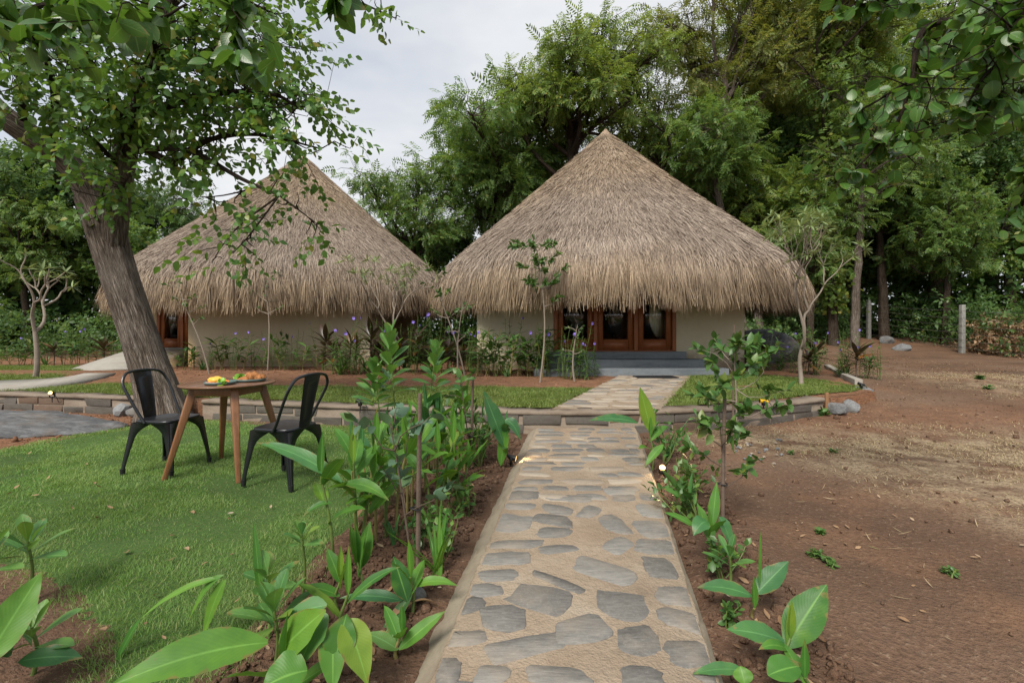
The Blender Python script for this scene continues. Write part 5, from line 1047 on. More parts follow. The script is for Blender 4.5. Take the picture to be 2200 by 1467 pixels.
def rosette(X, Y, h, nl, L_, w, seed, label, mat='leaf_rosette', lean=(0, 0), group=None, z0=None, name='rosette_plant', tiers=1, extra=()):
    rng = np.random.default_rng(seed); z0 = ground_z(X, Y) if z0 is None else z0; B = np.array([X, Y, z0]); root = empty(name, B, label, 'plant', group); b = B + [0, 0, -.02]; top = B + np.array([lean[0], lean[1], h]); stem([b, (b + top) / 2 + [.01, .01, 0], top], .008, M['stem_green'], root, B)
    for j in range(nl):
        f = j / nl; az = j * 2.4 + rng.uniform(-.2, .2); el = .15 + 1.15 * f ** 1.2; s0 = top - np.array([0, 0, (1 - f) * .25 * L_ * (1 + tiers)]); Lj = L_ * (1.05 - .35 * f) * rng.uniform(.85, 1.1)
        tip = s0 + np.array([math.cos(az) * math.cos(el), math.sin(az) * math.cos(el), math.sin(el)]) * Lj; bez_leaf(s0, tip, w * (1.05 - .25 * f), .10, M[mat], root, B, rng.uniform(-.3, .3), 'obovate', n=8, fold=.25)
    for base, tip, wd, arch, roll, mt in extra: bez_leaf(base, tip, wd, arch, M[mt], root, B, 0, 'obovate', n=10, face=.6)
    return root
def strap(X, Y, n, L_, w, seed, label, mat='leaf_ginger', z0=None, group=None):
    rng = np.random.default_rng(seed); z0 = ground_z(X, Y) if z0 is None else z0; B = np.array([X, Y, z0]); root = empty('lily_plant', B, label, 'plant', group)
    for j in range(n):
        az = rng.uniform(0, 6.28); el = rng.uniform(.7, 1.45); Lj = L_ * rng.uniform(.6, 1.1); b = B + [rng.normal(0, .012), rng.normal(0, .012), -.01]
        bez_leaf(b, b + np.array([math.cos(az) * math.cos(el), math.sin(az) * math.cos(el), math.sin(el)]) * Lj, w, rng.uniform(.05, .2), M[mat], root, B, rng.uniform(-.4, .4), 'strap', n=8, fold=.5)
    return root
def sapling(X, Y, h, branches, seed, label, leaf='leaf_bush', ll=.06, lw=.55, stake=None, z0=None, name='sapling', stem_r=.008, dens=9, shape='ovate', bark='twig', lean=(0, 0), group=None, bl=.3, clear=.25):
    rng = np.random.default_rng(seed); z0 = ground_z(X, Y) if z0 is None else z0; B = np.array([X, Y, z0]); root = empty(name, B, label, 'young tree', group); W = Acc(); C = Acc()
    q = limb((0, 0, -.03), (lean[0], lean[1], h), rng, .025, 9); W.tube(q, np.linspace(stem_r, stem_r * .3, 9), 7)
    tp = leaf_tpl(4, lw, shape, .15, .2); pos, dd = [], []
    ends = [(q[0], q[-1], 1.0)]
    for j in range(branches):
        f = clear + (1 - clear) * (j + rng.uniform(0, .8)) / branches; s0 = q[0] * (1 - f) + q[-1] * f; s0 = q[min(8, int(f * 8))]; az = j * 2.4 + rng.uniform(-.5, .5); e = s0 + np.array([math.cos(az), math.sin(az), rng.uniform(.1, .9)]) * bl * rng.uniform(.6, 1.15) * (1.15 - .5 * f); t_ = limb(s0, e, rng, .08, 5); W.tube(t_, np.linspace(stem_r * .5, stem_r * .15, 5), 5, cap=False); ends.append((s0, e, .7))
    for s0, e, k in ends:
        for m in range(dens):
            f = rng.uniform(.45, 1.03) if k < 1 else rng.uniform(.6, 1.02); pos.append(s0 + (e - s0) * f); dd.append(nrm(nrm(e - s0) * .45 + rng.normal(0, .6, 3) + [0, 0, .15]))
    pos, dd = np.array(pos), np.array(dd); C.add(*inst(tp, pos, frames(dd, nrm(rng.normal(0, .5, pos.shape) + [0, 0, 1])), rng.uniform(.65, 1.2, len(pos)) * ll)); W.build('trunk', M[bark], root, True); c = C.build('foliage', M[leaf], root, True); c['kind'] = 'stuff'
    if stake:
        A = Acc(); A.tube([(stake[0], stake[1], -.1), (stake[0] + .004, stake[1] + .004, stake[2] * .5), (stake[0] + .012, stake[1], stake[2])], [.013, .012, .0105], 8); s_ = A.build('wooden_stake', M['stake'], loc=B, smooth=True); tag(s_, stake[3], 'stake')
        A = Acc(); zt = stake[2] * .35; t = np.linspace(0, 2 * np.pi, 17); mid = np.array([stake[0], stake[1]]) * .6; A.tube([(mid[0] + math.cos(a_) * .03, mid[1] + math.sin(a_) * .024, zt + .004 * math.sin(2 * a_)) for a_ in t], .004, 6); A.build('tie', M['black_plastic'], root, True)
    return root
def frangi(X, Y, h, seed, label, levels=4, spread=.55, z0=None, L_=.2, w=.14, r0=.05, name='frangipani_tree', leaf='leaf_pale', nl=13, trunk_h=.45, lean=0.0, early=.0):
    rng = np.random.default_rng(seed); z0 = TZ if z0 is None else z0; B = np.array([X, Y, z0]); root = empty(name, B, label, 'tree', 'young frangipani trees'); W = Acc(); tips = []
    def grow(p, d, ln, r, lv):
        e = p + d * ln; q = limb(p, e, rng, .06, 6); q[0] = p; W.tube(q, np.linspace(r, r * .72, 6), 8, cap=False); e = q[-1]
        if lv > 0 and lv < levels and rng.uniform() < early: tips.append((e, nrm(q[-1] - q[-2])))
        if lv == 0: tips.append((e, nrm(q[-1] - q[-2]))); return
        k = 2 if rng.uniform() < .62 else 3; a0 = rng.uniform(0, 6.28)
        for j in range(k):
            a_ = a0 + j * 2 * math.pi / k + rng.uniform(-.35, .35); s_ = spread * rng.uniform(.75, 1.25); x = nrm(np.cross(d, [.3, .8, .1])); y = np.cross(d, x); nd = nrm(d + (x * math.cos(a_) + y * math.sin(a_)) * s_ + [0, 0, .22]); grow(e, nd, ln * rng.uniform(.62, .9) if lv < levels else h * .26, r * .66, lv - 1)
    grow(np.array([0, 0, -.05]), nrm(np.array([lean, 0, 1.0])), h * trunk_h, r0, levels); C = Acc(); tp = leaf_tpl(4, w, 'lance', .18, .2); P_, D_, S_ = [], [], []
    for p, d in tips:
        x = nrm(np.cross(d, [.2, .1, 1.0]) + 1e-6); y = np.cross(d, x)
        for j in range(nl): a_ = j * 2.4; el = rng.uniform(.1, .9); P_.append(p); D_.append(nrm((x * math.cos(a_) + y * math.sin(a_)) * math.cos(el) + d * math.sin(el) + [0, 0, -.08])); S_.append(L_ * rng.uniform(.6, 1.15))
    C.add(*inst(tp, np.array(P_), frames(np.array(D_), nrm(rng.normal(0, .25, (len(P_), 3)) + [0, 0, 1])), np.array(S_))); W.build('trunk', M['pale_bark'], root, True); c = C.build('foliage', M[leaf], root, True); c['kind'] = 'stuff'
    return root

# ------------------------------------------------------------------ foreground planting
g = P
ginger(-1.62, 1.38, .22, 3, .30, .085, 401, 'broad-leaved plant in the bottom left corner with a tall upright bright blade', upright=.6, lean=.05, extra=[
  (g(-45, 1440, 1.35), g(90, 1228, 1.5), .105, .02, .9, 'leaf_ginger'), (g(40, 1420, 1.5), g(178, 1412, 1.55), .075, .10, .1, 'leaf_deep'), (g(20, 1410, 1.5), g(-60, 1330, 1.5), .08, .2, .1, 'leaf_deep')])
rosette(*G(60, 1290)[:2], .27, 11, .17, .062, 402, 'rosette plant at the left lawn edge, tallest of the corner bed')
rosette(*G(68, 1452)[:2], .17, 10, .15, .05, 403, 'lower rosette plant in the corner bed at bottom left')
rosette(*G(-25, 1330)[:2], .26, 10, .16, .055, 404, 'rosette plant cut off by the left picture edge')
ginger(-.72, 1.42, .20, 2, .26, .075, 405, 'plant at the bottom edge with one huge drooping leaf toward the left', upright=.5, dry=2, extra=[
  (g(575, 1380, 1.45), g(235, 1475, 1.25), .12, .12, .5, 'leaf_ginger'), (g(600, 1400, 1.42), g(700, 1310, 1.4), .11, .05, .7, 'leaf_ginger'), (g(660, 1440, 1.35), g(560, 1480, 1.3), .13, .15, -.2, 'leaf_ginger'), (g(720, 1420, 1.4), g(745, 1318, 1.45), .10, .1, .9, 'leaf_ginger'), (g(705, 1320, 1.45), g(640, 1440, 1.4), .10, .3, .2, 'leaf_deep'), (g(740, 1330, 1.45), g(790, 1470, 1.38), .10, .18, -.4, 'leaf_ginger'), (g(715, 1345, 1.45), g(715, 1490, 1.36), .085, .22, .3, 'leaf_ginger')])
ginger(-.66, 1.72, .28, 2, .24, .05, 406, 'plant with an arching strap leaf reaching over the lawn edge', upright=.45, extra=[(g(480, 1240, 1.75), g(300, 1330, 1.7), .028, .2, .2, 'leaf_ginger'), (g(480, 1235, 1.75), g(405, 1335, 1.72), .03, .35, .2, 'leaf_ginger'), (g(485, 1245, 1.75), g(435, 1375, 1.72), .05, .25, .5, 'leaf_ginger'), (g(560, 1280, 1.75), g(545, 1120, 1.8), .03, .02, .4, 'leaf_ginger'), (g(300, 1330, 1.7), g(240, 1440, 1.66), .03, .08, .2, 'leaf_ginger')])
rosette(*G(588, 1432)[:2], .23, 13, .17, .068, 407, 'largest rosette plant on the path side of the lower lawn', extra=[(g(600, 1330, 1.6), g(702, 1300, 1.6), .075, .08, .5, 'leaf_deep')])
rosette(*G(575, 1370)[:2], .25, 10, .13, .05, 408, 'rosette plant just behind the largest rosette')
rosette(*G(648, 1290)[:2], .30, 11, .105, .042, 409, 'slender rosette plant on a bare knobbly stem beside the lawn')
ginger(*G(718, 1236)[:2], .50, 3, .30, .07, 410, 'tall cane plant with a broad leaf reaching toward the right chair', upright=.35, dry=1, extra=[(g(735, 1035, 2.25), g(552, 950, 2.35), .085, .12, .2, 'leaf_deep'), (g(740, 1040, 2.25), g(835, 1075, 2.2), .07, .25, .2, 'leaf_ginger'), (g(712, 1080, 2.25), g(650, 1110, 2.2), .035, .3, .1, 'leaf_ginger')])
ginger(*G(855, 1412)[:2], .10, 2, .15, .05, 411, 'small three-leaved seedling on bare soil close to the path', upright=.45, extra=[(g(857, 1395, 1.66), g(957, 1312, 1.7), .055, .05, .5, 'leaf_ginger'), (g(855, 1395, 1.66), g(788, 1360, 1.68), .06, .1, .1, 'leaf_deep')])
ginger(*G(885, 1320)[:2], .20, 2, .22, .06, 412, 'plant with one leaf arching over the path edge', upright=.5, dry=3, extra=[(g(888, 1260, 1.95), g(982, 1258, 1.95), .045, .25, .2, 'leaf_ginger'), (g(865, 1290, 1.9), g(730, 1285, 1.9), .055, .12, .2, 'leaf_deep'), (g(875, 1290, 1.9), g(845, 1195, 1.95), .085, .03, .8, 'leaf_ginger'), (g(885, 1275, 1.92), g(800, 1410, 1.8), .05, .1, .4, 'leaf_ginger')])
ginger(*G(728, 1300)[:2], .16, 3, .2, .055, 413, 'low plant with two upright blades at the middle of the left bed', upright=.75)
ginger(*G(775, 1275)[:2], .18, 2, .24, .07, 414, 'plant with a single pale upright blade in the left bed', upright=.9, extra=[(g(775, 1220, 2.1), g(795, 1120, 2.15), .075, .0, .9, 'leaf_ginger')])
LB = [(768, 1190, .52, 3, .26, .07, 'leaf_ginger', 'tall cane plant beside the lawn, first of the thick clump'), (800, 1170, .55, 4, .25, .07, 'leaf_deep', 'dark leafed cane plant left of the thick stake'), (840, 1150, .60, 4, .26, .075, 'leaf_ginger', 'bright cane plant directly behind the thick stake'), (935, 1120, .50, 4, .26, .07, 'leaf_ginger', 'cane plant right of the thick stake'), (905, 1060, .55, 4, .28, .075, 'leaf_deep', 'dark cane plant in the middle of the left clump'), (960, 1060, .52, 4, .26, .07, 'leaf_ginger', 'cane plant leaning toward the path in the left clump'), (860, 1030, .50, 4, .27, .075, 'leaf_deep', 'cane plant at the back of the left clump near the lawn'), (1000, 1010, .42, 3, .26, .075, 'leaf_ginger', 'cane plant beside the thin dark stake'), (955, 1000, .5, 4, .27, .08, 'leaf_deep', 'cane plant behind the thin dark stake'), (900, 985, .48, 4, .25, .07, 'leaf_ginger', 'cane plant close to the wall, lawn side'), (830, 1085, .42, 4, .24, .07, 'leaf_ginger', 'short cane plant spilling onto the lawn')]
LB += [(985, 965, .55, 4, .3, .085, 'leaf_ginger', 'cane plant against the wall behind the thin stake'), (925, 1010, .58, 4, .3, .085, 'leaf_deep', 'broad leafed cane plant at the heart of the left clump'), (880, 1100, .52, 4, .28, .08, 'leaf_ginger', 'cane plant rising behind the grey leaved young tree'), (1035, 980, .4, 3, .28, .08, 'leaf_deep', 'cane plant nearest the wall beside the folded blades'), (985, 1090, .34, 3, .24, .07, 'leaf_ginger', 'short cane plant leaning over soil toward the path'), (795, 1115, .5, 4, .28, .08, 'leaf_deep', 'cane plant on the lawn edge behind the right chair leg')]
for i, (px, py, h, nl, L_, w, mt, lb) in enumerate(LB): x, y = G(px, py)[:2]; ginger(x, y, h, nl, L_, w, 420 + i, lb, (mt, 'leaf_ginger'), stems=2 if i % 3 else 3, upright=.42, dry=1)
ginger(*G(1080, 1003)[:2], .42, 3, .26, .075, 440, 'plant with tall folded blades beside the path spotlight', ('leaf_deep',), upright=.5, dry=2, extra=[(g(1085, 960, 4.0), g(1038, 838, 4.0), .16, .02, .6, 'leaf_deep'), (g(1085, 905, 4.0), g(1118, 945, 3.95), .11, .5, .4, 'leaf_deep'), (g(1075, 1000, 4.0), g(1090, 905, 4.0), .10, .0, .8, 'leaf_ginger')])
strap(*G(935, 1235)[:2], 11, .34, .022, 445, 'clump of narrow strap leaves beside the thick stake'); strap(*G(852, 1170)[:2], 5, .2, .026, 446, 'dark lily sprout left of the thick stake', 'leaf_deep'); strap(*G(1005, 1000)[:2], 12, .5, .025, 447, 'tall strap leaves at the foot of the thin dark stake')
x, y = G(888, 1226)[:2]; sapling(x, y, .78, 7, 451, 'young staked tree with grey green leaves in the left bed', 'leaf_grey', .075, .72, (.022, .0, .88, 'thick brown wooden stake supporting the grey leaved young tree'), dens=7, bl=.30, clear=.4, lean=(-.14, .05))
x, y = G(1018, 1002)[:2]; sapling(x, y, .82, 7, 452, 'young tree tied to the thin dark stake', 'leaf_bush', .08, .6, (-.02, .0, .80, 'thin dark stake with a frayed top near the wall'), dens=8, bl=.3, clear=.4, lean=(-.12, 0))
rosette(*G(850, 990)[:2], 1.15, 30, .27, .10, 453, 'tall soft green rosette shrub standing before the flower bed', 'leaf_rosette', (-.08, .1), tiers=7, name='rosette_shrub')
rosette(*G(905, 975)[:2], 1.0, 24, .24, .09, 454, 'second tall rosette shrub right of the first', 'leaf_rosette', (.12, .1), tiers=6, name='rosette_shrub'); rosette(*G(820, 985)[:2], .82, 24, .24, .09, 455, 'shorter rosette shrub below the two tall ones', 'leaf_rosette', (-.08, .05), tiers=5, name='rosette_shrub')
# bushy small plants among them
def bush(X, Y, h, n, ll, seed, label, leaf='leaf_bush', lw=.55, z0=None, group=None, name='small_bush', cat='bush'):
    rng = np.random.default_rng(seed); z0 = ground_z(X, Y) if z0 is None else z0; B = np.array([X, Y, z0]); root = empty(name, B, label, cat, group); W = Acc(); pos, dd = [], []
    for j in range(max(5, n // 12)):
        e = np.array([rng.normal(0, .3 * h), rng.normal(0, .3 * h), h * rng.uniform(.6, 1.05)]); q = limb((rng.normal(0, .01), rng.normal(0, .01), -.02), e, rng, .06, 5); W.tube(q, np.linspace(.005, .002, 5), 5, cap=False)
        for m in range(12): f = rng.uniform(.3, 1.02); pos.append(q[0] * (1 - f) + q[-1] * f); dd.append(nrm(e / h * .3 + rng.normal(0, .6, 3) + [0, 0, .1]))
    pos, dd = np.array(pos), np.array(dd); C = Acc(); C.add(*inst(leaf_tpl(4, lw, 'obovate', .12, .2), pos, frames(dd, nrm(rng.normal(0, .4, pos.shape) + [0, 0, 1])), rng.uniform(.7, 1.2, len(pos)) * ll)); W.build('stems', M['stem_green'], root, True); c = C.build('foliage', M[leaf], root, True); c['kind'] = 'stuff'; return root
bush(*G(950, 1195)[:2], .30, 110, .05, 461, 'small round leaved bush right of the thick stake', 'leaf_rosette'); bush(*G(905, 1180)[:2], .22, 60, .05, 462, 'little bush at the foot of the thick stake', 'leaf_bush'); bush(*G(1000, 1110)[:2], .34, 90, .06, 463, 'leafy bush overhanging bare soil beside the path'); bush(*G(1030, 1000)[:2], .5, 110, .07, 464, 'leafy bush against the wall left of the path')
# right bed
ginger(*G(1402, 1002)[:2], .36, 2, .24, .07, 470, 'plant at the wall with an upright bright blade and a side leaf', upright=.4, extra=[(g(1400, 930, 4.05), g(1375, 832, 4.05), .13, .0, .9, 'leaf_ginger'), (g(1370, 908, 4.05), g(1266, 903, 4.0), .10, .12, .25, 'leaf_deep'), (g(1425, 955, 3.9), g(1385, 1003, 3.8), .07, .1, .5, 'leaf_ginger')])
strap(*G(1432, 985)[:2], 9, .42, .028, 471, 'strap leaves beside the upright blade right of the path', 'leaf_deep'); bush(*G(1425, 1000)[:2], .45, 90, .06, 472, 'yellow green bush beside the strap leaves at the wall', 'leaf_rosette'); bush(*G(1475, 1060)[:2], .34, 90, .06, 473, 'leafy bush behind the lit path lamp on the right')
x, y = G(1548, 1135)[:2]; sapling(x, y, .95, 9, 474, 'dark leaved young tree tied to the tall stake right of the path', 'leaf_bush', .072, .55, (.0, -.03, .80, 'tall brown stake in the right bed'), dens=22, bl=.30, clear=.3, lean=(.0, .05))
x, y = G(1578, 950)[:2]; sapling(x, y, 1.12, 9, 475, 'branching young tree standing before the wall right of the path', 'leaf_bush', .12, .55, (.0, .03, 1.28, 'slender dark stake rising to the right hut eave'), dens=20, bl=.55, clear=.35, bark='pale_bark', stem_r=.012)
bush(*G(1500, 1130)[:2], .30, 80, .06, 476, 'bush with a lobed leaf right of the path lamp'); bush(*G(1470, 1105)[:2], .24, 50, .06, 477, 'low bush touching the path edge, right side', 'leaf_rosette')
ginger(*G(1490, 1125)[:2], .22, 2, .2, .06, 478, 'plant with a dark lobed leaf behind the lamp', ('leaf_deep',), upright=.5, extra=[(g(1475, 1075, 2.9), g(1420, 1008, 2.9), .06, .1, .2, 'leaf_deep'), (g(1470, 1070, 2.9), g(1425, 1050, 2.9), .05, .1, .2, 'leaf_deep')])
ginger(*G(1528, 1222)[:2], .2, 3, .2, .055, 479, 'bright plant with an upright blade below the tall stake', upright=.6, extra=[(g(1530, 1130, 2.3), g(1540, 1035, 2.35), .055, .0, .9, 'leaf_ginger'), (g(1520, 1120, 2.3), g(1490, 1150, 2.25), .085, .35, .4, 'leaf_deep'), (g(1545, 1110, 2.3), g(1575, 1185, 2.25), .06, .3, .3, 'leaf_deep'), (g(1500, 1135, 2.3), g(1425, 1100, 2.3), .04, .1, .2, 'leaf_ginger')])
rosette(*G(1568, 1272)[:2], .17, 9, .12, .04, 480, 'small bright rosette plant on the right of the path'); bush(*G(1550, 1245)[:2], .18, 50, .05, 481, 'small bush beside the bright rosette, right bed')
ginger(*G(1618, 1335)[:2], .10, 0, .18, .05, 482, 'two-leaved plant with a bare upright stalk, right bed', upright=.5, extra=[(g(1615, 1280, 1.9), g(1498, 1262, 1.92), .07, .16, .2, 'leaf_deep'), (g(1625, 1275, 1.9), g(1694, 1205, 1.95), .085, .02, .6, 'leaf_deep'), (g(1632, 1260, 1.9), g(1634, 1140, 1.9), .012, .0, .9, 'leaf_ginger')]); bush(*G(1570, 1345)[:2], .09, 30, .035, 483, 'tiny seedling bush by the path edge, right bed')
ginger(*G(1688, 1445)[:2], .13, 0, .18, .05, 484, 'plant with a broad bright heart-like blade at the lower right', upright=.5, dry=2, extra=[(g(1690, 1390, 1.6), g(1776, 1255, 1.68), .12, .03, .8, 'leaf_ginger'), (g(1685, 1378, 1.6), g(1562, 1352, 1.62), .085, .10, .1, 'leaf_deep'), (g(1690, 1390, 1.6), g(1698, 1290, 1.62), .014, .0, .9, 'leaf_ginger'), (g(1700, 1400, 1.58), g(1630, 1395, 1.55), .04, .3, .1, 'leaf_ginger')])
ginger(*G(1735, 1500)[:2], .10, 1, .16, .05, 485, 'low plant at the bottom edge right of the path', upright=.4, extra=[(g(1600, 1440, 1.5), g(1488, 1447, 1.5), .045, .12, .1, 'leaf_deep'), (g(1650, 1450, 1.48), g(1725, 1430, 1.5), .085, .10, .3, 'leaf_ginger'), (g(1600, 1470, 1.45), g(1590, 1430, 1.48), .06, .2, .8, 'leaf_ginger')])

# ------------------------------------------------------------------ flower bed plants in front of the huts
def ruellia(seed, h=.75):
    rng = np.random.default_rng(seed); root = empty('purple_flower_plant', (0, 0, 0)); W = Acc(); pos, dd, sz = [], [], []; heads = []
    for s_ in range(4):
        e = np.array([rng.normal(0, .12), rng.normal(0, .1), h * rng.uniform(.65, 1.05)]); q = limb((rng.normal(0, .03), rng.normal(0, .03), -.02), e, rng, .05, 7); W.tube(q, np.linspace(.006, .003, 7), 5, cap=False); heads.append(e)
        for k in range(9):
            f = .2 + .78 * k / 9; p = q[0] * (1 - f) + q[-1] * f; a_ = rng.uniform(0, 6.28)
            for t in (0, math.pi): pos.append(p); dd.append(np.array([math.cos(a_ + t), math.sin(a_ + t), rng.uniform(-.2, .8)])); sz.append(rng.uniform(.10, .19) * (1.2 - .5 * f))
    pos = np.array(pos); C = Acc(); C.add(*inst(leaf_tpl(4, .13, 'lance', .25, .2), pos, frames(np.array(dd), nrm(rng.normal(0, .2, pos.shape) + [0, 0, 1])), np.array(sz))); W.build('stems', M['stem_green'], root, True); c = C.build('foliage', M['leaf_bush'], root, True); c['kind'] = 'stuff'
    for e in heads[:1]:
        A = Acc()
        for k in range(5): A.add(*place(leaf_tpl(3, .95, 'obovate', .1, .1), e + [0, -.01, .01], (math.cos(k * 1.257), -.5, math.sin(k * 1.257)), (0, -1, .2), .03))
        A.build('flower', M['petal'], root)
    return root
def cordyline(seed, h=.5, leaf='leaf_red'):
    rng = np.random.default_rng(seed); root = empty('red_leaved_plant', (0, 0, 0)); Acc().tube([(0, 0, -.02), (.01, 0, h * .5), (.0, .01, h)], [.014, .011, .009], 7).build('stem', M['twig'], root, True); C = Acc(); n = 18; az = np.arange(n) * 2.4; f = np.arange(n) / n; el = -.1 + 1.35 * f; p = np.stack([0 * az, 0 * az, h * (.55 + .45 * f)], 1)
    d = np.stack([np.cos(az) * np.cos(el), np.sin(az) * np.cos(el), np.sin(el)], 1); C.add(*inst(leaf_tpl(6, .24, 'lance', .3, .25), p, frames(d, nrm(rng.normal(0, .15, (n, 3)) + [0, 0, 1])), rng.uniform(.26, .40, n))); c = C.build('foliage', M[leaf], root, True); c['kind'] = 'stuff'; return root
def cane(seed, h=.7, nl=9, stems=3, L_=.26, w=.24):
    rng = np.random.default_rng(seed); root = empty('cane_plant', (0, 0, 0)); W = Acc(); C = Acc()
    for s_ in range(stems):
        e = np.array([rng.normal(0, .12), rng.normal(0, .1), h * rng.uniform(.7, 1.05)]); q = limb((rng.normal(0, .05), rng.normal(0, .05), -.02), e, rng, .04, 6); W.tube(q, np.linspace(.007, .004, 6), 5, cap=False); az = rng.uniform(0, 6.28)
        f = .3 + .7 * np.arange(nl) / nl; p = q[0] + (q[-1] - q[0]) * f[:, None]; a_ = az + np.arange(nl) * 3.0 + rng.normal(0, .3, nl); el = rng.uniform(.1, .9, nl); d = np.stack([np.cos(a_) * np.cos(el), np.sin(a_) * np.cos(el), np.sin(el)], 1); C.add(*inst(leaf_tpl(5, w, 'lance', .3, .25), p, frames(d, nrm(rng.normal(0, .2, (nl, 3)) + [0, 0, 1])), rng.uniform(.6, 1.15, nl) * L_))
    W.build('stems', M['stem_cane'], root, True); c = C.build('foliage', M['leaf_bush'], root, True); c['kind'] = 'stuff'; return root
def lily(seed, n=16, L_=.42):
    rng = np.random.default_rng(seed); root = empty('strap_leaved_plant', (0, 0, 0)); C = Acc(); az = rng.uniform(0, 6.28, n); el = rng.uniform(.6, 1.4, n); d = np.stack([np.cos(az) * np.cos(el), np.sin(az) * np.cos(el), np.sin(el)], 1); C.add(*inst(leaf_tpl(6, .07, 'strap', .25, .4), rng.normal(0, .02, (n, 3)) * [1, 1, 0], frames(d, nrm(rng.normal(0, .2, (n, 3)) + [0, 0, 1])), rng.uniform(.6, 1.1, n) * L_)); c = C.build('foliage', M['leaf_bush'], root, True); c['kind'] = 'stuff'; return root
protos = {'r': [ruellia(501, .8), ruellia(502, .65), ruellia(503, .95)], 'c': [cordyline(511, .45), cordyline(512, .6)], 'g': [cane(521, .6), cane(522, .75, 8, 4), cane(523, .5, 8, 3, .2, .28)], 'l': [lily(531), lily(532, 20, .36)]}
bedlist = {}; used = set(); rb = np.random.default_rng(77)
CATS = {'r': 'flowers', 'c': 'plant', 'g': 'plant', 'l': 'plant'}
def put(kind, px, Y, label, group, sc=1.0, zf=terr_z):
    X = (px - 1100) / F * Y; src = protos[kind][rb.integers(len(protos[kind]))]; rz = rb.uniform(0, 6.28); s_ = sc * rb.uniform(.85, 1.15); z_ = zf(X, Y)
    if src.name in used: o = dup(src, (X, Y, z_), rz, s_)
    else: used.add(src.name); o = src; o.location = (X, Y, z_); o.rotation_euler = (0, 0, rz); o.scale = (s_,) * 3
    tag(o, label, CATS[kind], group); bedlist.setdefault((kind, group), []).append((X / Y, o))
nm = {'r': 'violet flowered slender plant', 'c': 'dark red leaved plant', 'g': 'leafy green cane plant', 'l': 'low strap leaved clump'}
zones = [('against the pale wall of the left hut', 'bed along the left hut wall', 11.2, 'gglrggrgrgrgrrggrcclc', 385, 770, 1.15), ('in the crowded bed between the two huts', 'bed between the huts', 10.3, 'crlrcrrlcrcrrcclrrcrglrgcrrcr', 705, 1010, 1.3), ('in front of the right hut wall left of the doors', 'bed left of the doors', 10.0, 'rgrggrgglrggrggrgrg', 1010, 1190, 1.25), ('at the left end of the grey steps', 'bed at the steps', 9.35, 'rrgrrrr', 1195, 1285, 1.2)]
for where, grp, Y0, seq, x0, x1, sc in zones:
    for i, k in enumerate(seq): put(k, x0 + (x1 - x0) * (i + rb.uniform(.1, .9)) / len(seq), Y0 + rb.uniform(-.35, .35), nm[k] + ' ' + where, nm[k] + ', ' + grp, sc)
for i, k in enumerate('rcrrclrgcrrrlrgrcrrcrlrcrrgr'):
    t = (i + rb.uniform(.2, .8)) / 28; X = 5.3 + (7.4 - 5.3) * t; Y = 11.2 - 2.2 * t ** 1.5 + rb.uniform(-.3, .4); put(k, 1100 + X / Y * F, Y, nm[k] + ' in the bed right of the right hut', nm[k] + ', bed right of the right hut', 1.0)
for i, k in enumerate('ggrgrlcrgrrgcr'): put(k, 0 + 250 * (i + .5) / 14, 12.6 + rb.uniform(0, .9), nm[k] + ' at the far left beyond the ramp', nm[k] + ', far left bed', 1.15, lambda x, y: TZ)
ORD = 'first second third fourth fifth sixth seventh eighth ninth tenth eleventh twelfth thirteenth fourteenth fifteenth sixteenth seventeenth eighteenth nineteenth twentieth'.split()
SHORT = {'r': 'violet flowered plant', 'c': 'dark red leaved plant', 'g': 'green cane plant', 'l': 'strap leaved clump'}
for (k, grp), items in bedlist.items():
    items.sort(key=lambda q: q[0])
    if len(items) > 1:
        for i, (_, o) in enumerate(items): o['label'] = ORD[i] + ' ' + SHORT[k] + ' from the left in the ' + grp.split(', ')[1]
for k, ps in protos.items():
    for p in ps:
        if p.name not in used:
            for ch in list(p.children): bpy.data.objects.remove(ch)
            bpy.data.objects.remove(p)

# small trees on the terrace
X, Y = G(75, 777, TZ)[:2]; frangi((75 - 1100) / F * 9.5, 9.5, 2.5, 601, 'young frangipani with bare forked limbs at the far left', 3, .62, L_=.2, w=.2, r0=.05, trunk_h=.40, nl=11)
X, Y = G(1722, 826, TZ)[:2]; frangi(X, Y, 2.9, 606, 'pale barked frangipani standing on the right turf patch before the roof', 5, .45, L_=.19, w=.17, r0=.042, trunk_h=.24, nl=13, leaf='leaf_pale', early=.55)
frangi((838 - 1100) / F * 10.1, 10.1, 2.3, 603, 'slim frangipani in front of the left hut roof', 4, .6, L_=.18, w=.15, r0=.035, trunk_h=.42)
for i, (px, Y, h, nb, lb, ll, lean, bl, dn) in enumerate(((1160, 8.55, 2.85, 18, 'thin young tree with a leafy top before the right hut roof', .095, (-.12, 0), .6, 34), (575, 10.6, 2.6, 9, 'thin wispy young tree before the left hut wall', .07, (-.15, 0), .6, 8), (450, 10.2, 2.2, 8, 'bent young tree before the left hut door', .08, (-.75, 0), .5, 9), (1000, 9.6, 2.5, 8, 'sparse slanting young tree between the two huts', .10, (-.85, 0), .5, 12), (985, 9.2, 1.6, 7, 'short forked young tree left of the pale wall', .09, (.1, 0), .45, 12), (1235, 8.7, 1.1, 5, 'thin bare stemmed sapling by the first door', .06, (.05, 0), .35, 6))):
    X = (px - 1100) / F * Y; sapling(X, Y, h, nb, 610 + i, lb, 'leaf_bush', ll, .5, None, terr_z(X, Y), 'young_tree', .02, dn, bark='pale_bark', lean=lean, bl=bl, clear=.62 if i == 0 else .5)
X, Y = 5.2, 9.6; bush(X, Y, .9, 140, .16, 640, 'round leaved shrub beside the right corner of the right hut', 'leaf_rosette', .6, TZ, name='leafy_shrub', cat='shrub')

